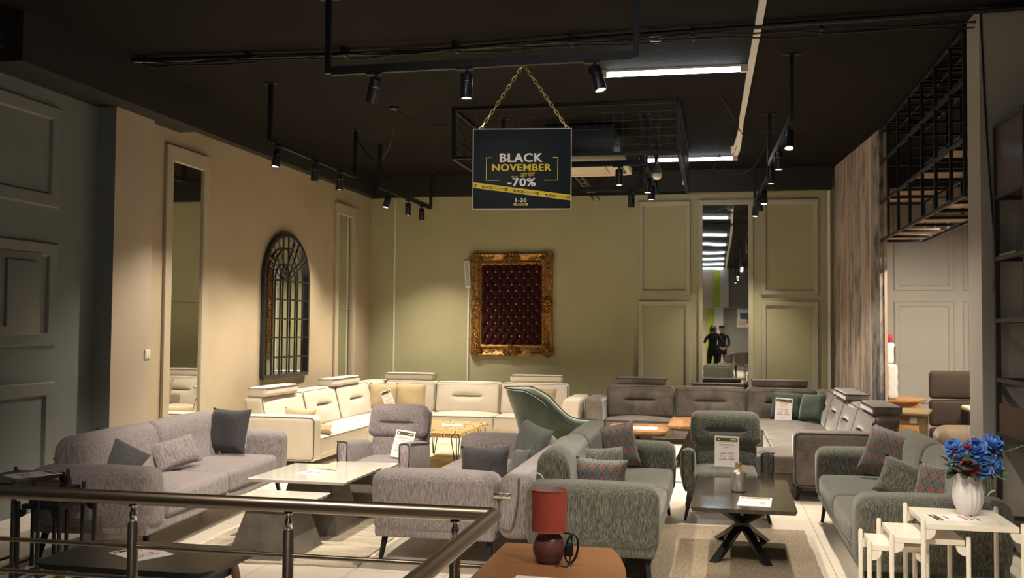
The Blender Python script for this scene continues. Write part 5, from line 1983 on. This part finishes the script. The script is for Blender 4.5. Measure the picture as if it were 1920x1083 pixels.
for z in (2.595, 2.145, .875):
    bm = BM(); box(bm, .01, 1.19, D2 + .3, -.01, z, z + .02); link('shelf_board', bm, M_oak if z == 2.145 else M_dkwood, t, False)
bm = BM(); tube(bm, smooth_path([(1.93, 7.945, 4.0), (1.955, 7.93, 3.2), (1.985, 7.92, 2.6), (2.0, 7.89, 2.2), (1.99, 7.89, 1.9)], 6), .007, 6)
tag(link('wall_cable', bm, M_black), 'black cable hanging down the right pillar to the shelf unit', 'cable')

# ------------------------------------------------------------------ vase with blue roses
SV = .933
def sv(p):
    return Vector((p[0] * SV + .045, p[1] * SV, 1.62 + (p[2] - .553) * SV - 1.0 + .001))
t = thing('vase', 'white ribbed ceramic vase on the tallest white nesting table', 'vase', (1.405 * SV, 6.16 * SV, .6235))
t.scale = (SV, SV, SV)
def ribs(r, z, a):
    return r * (1 + .075 * abs(sin(9 * a + 5 * z)) - .045)
bm = BM()
lathe(bm, [(0, 0), (.042, 0), (.052, .012), (.072, .05), (.084, .095), (.083, .135), (.074, .185), (.068, .228), (.071, .236), (.064, .236), (.060, .20), (0, .18)], 72, fn=ribs)
link('ceramic_body', bm, plain('white_ceramic', (.66, .64, .64), .35), t)

def petal_mat(name, c, c2):
    m, nt, b = new_mat(name)
    f = noise(nt, coords(nt), 40, 3, .6)
    lk(nt, ramp(nt, f, [(.3, c), (.7, c2)]), b.inputs['Base Color'])
    b.inputs['Roughness'].default_value = .6
    b.inputs['Sheen Weight'].default_value = .2
    return m
M_blue = petal_mat('blue_silk_petal', (.022, .11, .44), (.09, .27, .68))
M_redp = petal_mat('red_silk_petal', (.30, .010, .016), (.42, .02, .03))
M_leaf = petal_mat('dark_green_leaf', (.010, .028, .012), (.025, .055, .02))
M_spring = petal_mat('bright_green_sprig', (.03, .12, .03), (.06, .20, .05))
M_berry = plain('coral_berry', (.62, .05, .06), .4)
def petal(bm, M, w, l, cup, curl):
    n, k = 6, 5
    g = []
    for i in range(n + 1):
        row = []
        for j in range(k + 1):
            u = -1 + 2 * j / k
            v = i / n
            ww = w * (sin(pi * (.12 + .80 * v)) ** .7)
            x = u * ww
            y = -cup * (1 - u * u) * sin(pi * v * .9) + curl * v ** 3
            z = l * v * (1 - .12 * u * u * v)
            row.append(bm.verts.new(M @ Vector((x, y, z))))
        g.append(row)
    for i in range(n):
        for j in range(k):
            bm.faces.new((g[i][j], g[i][j + 1], g[i + 1][j + 1], g[i + 1][j]))
def rose_mesh(R, seed):
    rnd = random.Random(seed)
    bm = BM()
    for ring, (cnt, tilt, l, w, r0, curl) in enumerate(((3, 6, .75, .36, .04, .0), (4, 18, .85, .46, .10, .05), (5, 36, .95, .54, .16, .14), (6, 58, 1.0, .58, .20, .22), (6, 80, .95, .56, .20, .22))):
        for k in range(cnt):
            a = 2 * pi * k / cnt + ring * .7 + rnd.uniform(-.15, .15)
            tl = radians(tilt + rnd.uniform(-7, 7))
            M = Matrix.Rotation(a, 4, 'Z') @ Matrix.Translation((0, r0 * R, 0)) @ Matrix.Rotation(-tl, 4, 'X')
            petal(bm, M, w * R, l * R, -.22 * R, curl * R)
    return bm
C0 = sv((1.405 - .045 / SV, 6.16, .553 + .235))
def stem_pts(p):
    return smooth_path([C0 + Vector((0, 0, -.05)), C0 + (p - C0) * .45 + Vector((0, 0, .02)), p], 5)
def flower(name, label, pos, d, R, mat, seed, cat='flower', group=None):
    pos = sv(pos)
    R *= SV
    t = thing(name, label, cat, (0, 0, 0), 0, group)
    bm = rose_mesh(R, seed)
    Q = Vector(d).normalized().to_track_quat('Z', 'Y').to_matrix().to_4x4()
    bm.transform(Matrix.Translation(pos - Vector(d).normalized() * R * .5) @ Q)
    o = link('bloom', bm, mat, t)
    bm = BM(); tube(bm, stem_pts(pos - Vector(d).normalized() * R * .5), .003, 6); link('stem', bm, M_leaf, t)
    bm = BM()
    rnd = random.Random(seed + 50)
    q = C0 + (pos - C0) * .5
    for k in range(3):
        M = Matrix.Translation(q) @ Matrix.Rotation(rnd.uniform(0, 6.28), 4, 'Z') @ Matrix.Rotation(radians(-rnd.uniform(50, 110)), 4, 'X')
        petal(bm, M, .022, .08, .006, .01)
    link('leaf', bm, M_leaf, t)
    return t
def fp(px, py, y=6.16):
    return None
roses = [((1.255, 6.10, .955), (-.6, -.5, .6), .048, 'blue rose furthest left in the vase, level with its red bud'),
         ((1.285, 6.08, .905), (-.35, -.9, .25), .052, 'blue rose low on the left of the bouquet'),
         ((1.385, 6.09, .955), (-.1, -.8, .6), .060, 'big blue rose at the top middle of the bouquet'),
         ((1.425, 6.12, .94), (.3, -.7, .6), .050, 'blue rose tucked behind the right of the big top rose'),
         ((1.500, 6.14, .985), (.45, -.5, .7), .056, 'blue rose reaching highest on the right of the bouquet'),
         ((1.415, 6.05, .845), (-.05, -1, .1), .056, 'blue rose hanging lowest at the front over the vase rim'),
         ((1.500, 6.08, .855), (.7, -.7, .15), .050, 'blue rose lowest on the right side of the bouquet'),
         ((1.465, 6.14, .90), (.3, -.8, .3), .045, 'blue rose half hidden in the middle right of the bouquet'),
         ((1.525, 6.17, .925), (.8, -.4, .3), .038, 'small blue rose at the far right of the bouquet')]
for i, (p, d, R, lb) in enumerate(roses):
    flower('blue_rose', lb, p, d, R, M_blue, i)
for i, (p, d, R, lb) in enumerate((((1.335, 6.10, .955), (-.3, -.4, .9), .026, 'small red flower between the top left blue roses'),
                                  ((1.315, 6.06, .842), (-.5, -.8, 0), .042, 'large red flower low on the left above vase rim'),
                                  ((1.358, 6.05, .830), (-.1, -.9, .1), .036, 'red flower at the vase rim left of centre'))):
    flower('red_flower', lb, p, d, R, M_redp, 30 + i)
t = thing('leaf_spray', 'dark green artificial leaves filling the vase of blue roses', 'foliage')
bm = BM()
rnd = random.Random(9)
for k in range(46):
    a, e = rnd.uniform(0, 2 * pi), rnd.uniform(-.1, 1.2)
    rr = rnd.uniform(.03, .115)
    p = C0 + Vector((cos(a) * rr * 1.05, sin(a) * rr * .8 - .01, .015 + e * .085))
    M = Matrix.Translation(p) @ Matrix.Rotation(a - pi / 2, 4, 'Z') @ Matrix.Rotation(radians(-rnd.uniform(45, 125)), 4, 'X')
    petal(bm, M, .024, .075, .006, .012)
link('leaves', bm, M_leaf, t)
bm = BM()
for tip in ((1.63, 6.12, .955), (1.52, 6.04, .775), (1.25, 6.08, .86), (1.55, 6.10, .80)):
    P = stem_pts(sv(tip))
    tube(bm, P, .0018, 5)
    for q in P[len(P) // 2:]:
        for s in (-1, 1):
            tube(bm, [q, q + Vector((s * .012 + .008, -.004, .012))], [.002, .0006], 5)
link('sprigs', bm, M_spring, t)
for q in ((1.245, 6.05, .925), (1.262, 6.05, .905), (1.365, 6.06, 1.005), (1.29, 6.02, .868), (1.325, 6.02, .872), (1.475, 6.03, .91), (1.45, 6.02, .842), (1.345, 6.04, .99)):
    bm = BM(); ellipsoid(bm, sv(q), (.006, .006, .006), 8, 6); link('berry', bm, M_berry, t)

# ------------------------------------------------------------------ bedroom corner seen past the partition
M_orange = woodmat('honey_beech', [(.3, (.40, .185, .055)), (.7, (.52, .26, .085))], 2, 1.0, .35, .2)
t = thing('wooden_table', 'honey coloured drop-leaf table with rounded top behind the timber partition', 'table', (2.24, 13.05, 0))
poly = [(-.24, -.38), (-.05, -.38)] + [(-.05 + .31 * sin(a), -.38 * cos(a) + .0) for a in [pi * i / 14 for i in range(1, 14)]] + [(-.05, .38), (-.24, .38)]
bm = BM(); prism(bm, poly, .745, .775, .006); link('tabletop', bm, M_orange, t, False)
bm = BM(); box(bm, -.22, .14, -.30, .30, .06, .745); link('cabinet_body', bm, M_orange, t, False)
M_oliveoak = woodmat('olive_oak', [(.3, (.22, .14, .055)), (.7, (.32, .21, .09))], 0, 1.0, .4, .2)
t = thing('console_table', 'oak side table with small white tag behind the taupe sofa', 'side table', (2.02, 11.45, 0), radians(-14))
bm = BM(); soft(bm, -.20, .22, -.32, .36, .71, .745, .014, k=2, m=3); link('tabletop', bm, M_oliveoak, t, False)
bm = BM(); box(bm, -.17, .17, -.29, .33, .61, .71); link('apron', bm, M_oliveoak, t, False)
for sx in (-.15, .15):
    for sy in (-.27, .31):
        bm = BM(); box(bm, sx - .03, sx + .03, sy - .03, sy + .03, 0, .70, .004); link('leg', bm, M_oliveoak, t, False)
bm = BM(); box(bm, .03, .10, -.294, -.29, .63, .69); link('price_tag', bm, plain('cream_tag', (.62, .58, .46), .6), t, False)

t = thing('mattress_sample', 'white quilted mattress sample standing on the honey table', 'mattress', (2.06, 13.0, .777))
bm = BM()
def quilt(p, a, b, c):
    p.x += .010 * abs(sin(p.z * 24)) * abs(cos(p.y * 22)) * (1 if a > 0 else -1)
    return p
soft(bm, -.055, .055, -.30, .30, .0, .42, .03, (0, 0, 0), 3, 16, quilt); link('quilted_pad', bm, plain('white_quilting', (.70, .66, .62), .8), t)
bm = BM(); box(bm, -.085, -.058, -.30, .30, 0, .50, .004); link('wooden_back', bm, M_orange, t, False)
t = thing('pillow_box', 'white and olive packed pillow on top of the mattress sample', 'pillow', (2.045, 13.0, 1.2))
bm = BM(); soft(bm, -.045, .06, -.22, .22, 0, .26, .04, (.01, 0, 0)); link('pillow_pack', bm, M_white, t)
bm = BM(); box(bm, .058, .066, -.235, -.05, .03, .22); link('pack_label', bm, plain('olive_print', (.25, .22, .05), .5), t, False)
bm = BM(); box(bm, 2.02, 2.08, 12.8, 13.2, 1.462, 1.56, .004); tag(link('red_carton', bm, plain('red_card', (.33, .022, .03), .6)), 'small red carton on top of the packed pillow', 'box')

M_brownvel = velvet('brown_fabric', (.050, .036, .027), .12, 4, .2)
t = thing('bed_headboard', 'tall dark brown padded headboard by the right pillar', 'headboard', (3.05, 13.1, 0))
for a, b in ((.01, .42), (.43, .76), (.77, 1.115)):
    bm = BM(); soft(bm, -.5, .6, -.06, .06, a, b, .045, (0, .02, 0), 3, 6); link('padded_panel', bm, M_brownvel, t)
t = thing('bed', 'light brown padded bench end in front of the brown headboard', 'bed', (2.95, 12.0, 0), radians(-6))
M_fawn = velvet('fawn_fabric', (.20, .148, .10), .08, 4, .2)
bm = BM(); soft(bm, -.55, .55, -.38, .38, .12, .52, .14, (0, 0, .02), 4, 6); link('padded_body', bm, M_fawn, t)
bm = BM()
for x in (-.22, .12):
    tube(bm, smooth_path([(x, -.385, .2), (x, -.38, .38), (x, -.30, .50), (x, 0, .535), (x, .3, .50)], 5), .006, 6)
link('piping', bm, plain('fawn_piping', (.15, .10, .07), .8), t)
for sx in (-.45, .45):
    for sy in (-.28, .28):
        bm = BM(); box(bm, sx - .03, sx + .03, sy - .03, sy + .03, 0, .13); link('leg', bm, M_black, t, False)
t = thing('nightstand', 'dark small nightstand with cream top and gold handle beside headboard', 'nightstand', (3.06, 12.68, 0))
bm = BM(); box(bm, -.20, .3, -.2, .2, 0, .66, .01); link('body', bm, plain('dark_cabinet', (.02, .018, .016), .4), t, False)
bm = BM(); soft(bm, -.20, .3, -.2, .2, .66, .72, .03); link('cushion_top', bm, plain('cream_pad', (.66, .58, .40), .7), t)
bm = BM(); tube(bm, [(-.12, -.215, .42), (.02, -.215, .42)], .012, 8); tube(bm, [(-.1, -.2, .42), (-.1, -.215, .42)], .008, 6); link('handle', bm, plain('gold_handle', (.5, .32, .09), .3, 1.0), t)

# ------------------------------------------------------------------ shop behind the viewer (visible in the back-wall mirror)
M_lime = plain('lime_paint', (.22, .30, .02), .6)
bm = BM(); box(bm, -.20, .08, -9.3, -9.0, 0, CEIL); struct('pillar_green', bm, M_lime)
bm = BM(); box(bm, .08, 5.4, -9.3, -9.1, 0, CEIL); struct('wall_front_grey', bm, plain('mid_grey_paint', (.13, .125, .12), .8))
bm = BM(); box(bm, .08, .42, -9.1, -8.9, 0, CEIL); struct('pillar_front', bm, plain('pale_grey_paint', (.33, .32, .31), .8))
bm = BM(); box(bm, -3.0, -.20, -9.3, -9.1, 0, CEIL); struct('wall_front_pink', bm, plain('pinkish_beige_paint', (.36, .28, .23), .8))
t = thing('wall_picture', 'colourful unframed abstract picture on the grey wall, seen in mirror', 'picture', (1.35, -9.09, 2.05))
bm = BM(); box(bm, -.4, .4, 0, .02, -.35, .35); link('canvas', bm, plain('canvas_white', (.55, .5, .47), .8), t, False)
for a, b, c, dd, mm in ((-.3, .3, -.05, .2, (.02, .06, .12)), (-.05, .2, -.2, -.05, (.30, .03, .04)), (-.35, -.05, -.3, -.1, (.38, .28, .22))):
    bm = BM(); box(bm, a, b, .02, .023, c, dd); link('colour_patch', bm, plain('patch', mm, .7), t, False)

M_skin = plain('skin', (.52, .30, .21), .55)
M_cloth = plain('black_cloth', (.010, .010, .012), .85)
M_hair = plain('brown_hair', (.075, .038, .022), .5)
def skinned(name, joints, edges, parent, mats, face_fn=None, sub=2):
    me = bpy.data.meshes.new(name)
    me.from_pydata([j[0] for j in joints], edges, [])
    o = bpy.data.objects.new(name, me)
    COL.objects.link(o)
    sk = o.modifiers.new('skin', 'SKIN')
    sk.use_smooth_shade = True
    for i, j in enumerate(joints):
        r = j[1] if isinstance(j[1], tuple) else (j[1], j[1])
        me.skin_vertices[0].data[i].radius = r
        me.skin_vertices[0].data[i].use_root = (i == 0)
    sb = o.modifiers.new('sub', 'SUBSURF'); sb.levels = sub; sb.render_levels = sub
    dg = bpy.context.evaluated_depsgraph_get()
    dg.update()
    m2 = bpy.data.meshes.new_from_object(o.evaluated_get(dg))
    bpy.data.objects.remove(o)
    o = bpy.data.objects.new(name, m2)
    COL.objects.link(o)
    m2.materials.clear()
    for m in mats:
        m2.materials.append(m)
    m2.shade_smooth()
    if face_fn:
        for p in m2.polygons:
            p.material_index = face_fn(p.center)
    o.parent = parent
    return o
def person(label, loc, rz, arms, hair, h=1.0):
    """standing figure facing +y in its own frame"""
    t = thing('person', label, 'person', loc, rz)
    J = [((0, 0, .93), (.155, .11)), ((0, 0, 1.08), (.135, .095)), ((0, .0, 1.24), (.155, .105)), ((0, 0, 1.36), (.15, .09)), ((0, .0, 1.45), (.058, .058)), ((0, .015, 1.51), (.055, .058)), ((0, .03, 1.57), (.068, .085)), ((0, .025, 1.64), (.074, .092)), ((0, .015, 1.70), (.055, .070))]
    E = [(0, 1), (1, 2), (2, 3), (3, 4), (4, 5), (5, 6), (6, 7), (7, 8)]
    for s in (-1, 1):
        n = len(J)
        J += [((s * .095, 0, .84), (.092, .098)), ((s * .10, .01, .50), (.062, .066)), ((s * .10, -.015, .30), (.055, .058)), ((s * .10, -.01, .09), (.04, .042)), ((s * .105, .06, .04), (.042, .035)), ((s * .11, .15, .03), (.035, .025))]
        E += [(0, n), (n, n + 1), (n + 1, n + 2), (n + 2, n + 3), (n + 3, n + 4), (n + 4, n + 5)]
        sh, el, wr, hd = arms[0 if s < 0 else 1]
        n = len(J)
        J += [(sh, (.055, .055)), (el, (.043, .043)), (wr, (.03, .03)), (hd, (.032, .024))]
        E += [(3, n), (n, n + 1), (n + 1, n + 2), (n + 2, n + 3)]
        w, hdv = Vector(wr), Vector(hd)
        d = (hdv - w).normalized()
        side = d.cross(Vector((0, 0, 1)))
        side = side.normalized() if side.length > .05 else Vector((1, 0, 0))
        m = n + 3
        for f, (off, L) in enumerate(((-.026, .055), (-.009, .068), (.009, .065), (.026, .05))):
            q = len(J)
            J += [(tuple(hdv + d * .025 + side * off), .009), (tuple(hdv + d * (.025 + L * .6) + side * off * 1.1 + Vector((0, 0, -.008))), .0085), (tuple(hdv + d * (.02 + L) + side * off + Vector((0, 0, -.026))), .007)]
            E += [(m, q), (q, q + 1), (q + 1, q + 2)]
        q = len(J)
        J += [(tuple(w + d * .03 - side * .03), .010), (tuple(w + d * .065 - side * .045), .008)]
        E += [(n + 2, q), (q, q + 1)]
    hands = [Vector(arms[k][2]) for k in (0, 1)]
    def mat_of(c):
        if c.z > 1.47:
            if min((c - h_).length for h_ in hands) < .14 or c.z > 1.47 and abs(c.x) < .12:
                return 1
        if min((c - h_).length for h_ in hands) < .0:
            return 1
        for k in (0, 1):
            w, hd = Vector(arms[k][2]), Vector(arms[k][3])
            if (c - w).dot((hd - w).normalized()) > -.005 and (c - hd).length < .13:
                return 1
        return 0
    skinned('body', J, E, t, [M_cloth, M_skin], mat_of)
    # face details
    bm = BM()
    ellipsoid(bm, (0, .128, 1.60), (.012, .018, .022), 8, 6)
    for s in (-1, 1):
        ellipsoid(bm, (s * .082, .02, 1.61), (.010, .018, .03), 8, 6)
    link('nose_and_ears', bm, M_skin, t)
    bm = BM()
    for s in (-1, 1):
        ellipsoid(bm, (s * .030, .107, 1.625), (.010, .008, .006), 8, 6)
    link('eyes', bm, M_dark, t)
    bm = BM(); ellipsoid(bm, (0, .112, 1.555), (.022, .008, .006), 8, 6); link('mouth', bm, plain('lips', (.35, .12, .10), .5), t)
    bm = BM()
    if hair == 'long':
        soft(bm, -.095, .095, -.10, .075, 1.60, 1.755, .075, k=4, m=4)
        soft(bm, -.115, .115, -.115, .0, 1.26, 1.70, .05, k=3, m=5)
        for s in (-1, 1):
            soft(bm, s * .085 - .03, s * .085 + .03, -.06, .075, 1.24, 1.68, .028, k=3, m=4)
    else:
        soft(bm, -.083, .083, -.085, .095, 1.665, 1.755, .06, k=4, m=4)
        soft(bm, -.082, .082, -.092, .0, 1.58, 1.74, .05, k=3, m=4)
    link('hair', bm, M_hair if hair == 'long' else M_dark, t)
    return t
ARM_UP = (((-.19, 0, 1.37), (-.25, .10, 1.17), (-.105, .20, 1.475), (-.075, .215, 1.535)), ((.19, 0, 1.37), (.26, .08, 1.20), (.10, .20, 1.50), (.075, .215, 1.56)))
person('person in black with long brown hair photographing, seen in the mirror', (-.0, -.38, 0), 0, ARM_UP, 'long')
t = thing('camera', 'black camera held to the face of the person in mirror', 'camera', (0, -.14, 1.60))
bm = BM(); soft(bm, -.07, .07, -.04, .03, -.045, .045, .012, k=2, m=2); soft(bm, -.03, .03, -.03, .025, .03, .075, .012, k=2, m=2); link('body', bm, M_black, t)
bm = BM()
lathe(bm, [(0, 0), (.038, 0), (.040, .03), (.040, .075), (.034, .08), (0, .074)], 24)
bm.transform(Matrix.Translation((0, .028, 0)) @ Matrix.Rotation(-pi / 2, 4, 'X'))
link('lens', bm, M_blackgloss, t)
ARM_FOLD = (((-.20, 0, 1.37), (-.26, .03, 1.10), (-.07, .19, .98), (-.01, .22, .95)), ((.20, 0, 1.37), (.26, .03, 1.10), (.08, .19, .98), (.02, .23, .96)))
person('person in black shirt with hands joined standing by lime pillar, in mirror', (.30, -3.4, 0), radians(-8), ARM_FOLD, 'short')

def dining_chair(label, loc, rz):
    t = thing('dining_chair', label, 'chair', loc, rz)
    M_dc = M_dchair
    bm = BM()
    rows = []
    for off in (0, .05):
        g = []
        for j in range(9):
            f = j / 8
            row = []
            for i in range(17):
                a = radians(-100 + 200 * i / 16)
                r = (.24 - off) * (.9 + .1 * f)
                hh = .46 + f * (.40 * cos(a * .5) ** .7)
                row.append(bm.verts.new((r * sin(a), -r * cos(a) - .06 * f + .02, hh)))
            g.append(row)
        rows.append(g)
    for gi, g in enumerate(rows):
        for j in range(8):
            for i in range(16):
                q = (g[j][i], g[j][i + 1], g[j + 1][i + 1], g[j + 1][i])
                bm.faces.new(q if gi else q[::-1])
    for i in range(16):
        bm.faces.new((rows[0][8][i], rows[0][8][i + 1], rows[1][8][i + 1], rows[1][8][i]))
    link('backrest', bm, M_dc, t)
    bm = BM(); soft(bm, -.23, .23, -.2, .24, .42, .50, .05, (0, 0, .01)); link('seat', bm, M_dc, t)
    for sx in (-1, 1):
        for sy in (-1, 1):
            bm = BM(); tube(bm, [(sx * .17, sy * .15, .43), (sx * .24, sy * .21, 0)], [.018, .010], 8); link('leg', bm, M_black, t)
    return t
M_dchair = velvet('mauve_grey_velvet', (.20, .16, .155), .1, 4, .4)
dining_chair('mauve grey shell dining chair behind the photographer, seen in the mirror', (.42, -2.1, 0), radians(80))
dining_chair('mauve grey dining chair pushed to the dining table, seen in the mirror', (.93, -2.2, 0), radians(180))
t = thing('dining_table', 'pale-topped dining table behind the viewer, seen in mirror', 'table', (1.2, -3.2, 0))
bm = BM(); box(bm, -.7, .7, -.42, .42, .73, .76, .005); link('tabletop', bm, plain('pale_oak_top', (.42, .34, .26), .4), t, False)
for sx in (-1, 1):
    bm = BM(); bar(bm, (sx * .45, -.3, 0), (sx * .45, .3, .73), .05); bar(bm, (sx * .45, .3, 0), (sx * .45, -.3, .73), .05); link('leg', bm, M_black, t, False)
M_wtop = plain('wood_top', (.30, .18, .09), .4)
for lb, x, y, z in (('taller black framed side table with wood top behind viewer, in mirror', 1.16, -.9, .50), ('lower black framed side table nested at its foot, in mirror', 1.10, -.45, .40)):
    t = thing('side_table', lb, 'side table', (x, y, 0))
    bm = BM(); box(bm, -.2, .2, -.2, .2, z - .02, z); link('tabletop', bm, M_wtop, t, False)
    bm = BM()
    for sx in (-.18, .18):
        bar(bm, (sx, -.18, .01), (sx, -.18, z - .02), .02); bar(bm, (sx, .18, .01), (sx, .18, z - .02), .02); bar(bm, (sx, -.18, .01), (sx, .18, .01), .02)
    link('frame', bm, M_black, t, False)

# ------------------------------------------------------------------ repeats share a group
GROUPS = {'track_light': 'track lights under the dark ceiling', 'led_tube_light': 'LED tubes along the ceiling',
          'three_seat_sofa': 'three-seat tweed sofas', 'armchair': 'tweed armchairs', 'corner_sofa': 'velvet corner sofas',
          'throw_pillow': 'loose cushions on the sofas', 'lumbar_cushion': 'loose cushions on the sofas',
          'price_card': 'price cards standing on seats', 'price_sheet': 'price sheets lying on tables',
          'coffee_table': 'coffee tables on display', 'blue_rose': 'blue roses in the vase', 'red_flower': 'red flowers in the vase',
          'wall_mirror': 'tall wall mirrors', 'ceiling_wire': 'drooping ceiling wires', 'cable_cover': 'white cable covers on the walls',
          'dining_chair': 'dining chairs behind the viewer', 'rug': 'rugs on the tiled floor', 'person': 'people seen in the mirror'}
for o in bpy.data.objects:
    if o.parent is None and 'category' in o.keys():
        base = o.name.split('.')[0]
        if base in GROUPS:
            o['group'] = GROUPS[base]
        elif base == 'nesting_table':
            o['group'] = 'white nesting tables' if 'white' in o['label'] else 'black nesting tables'
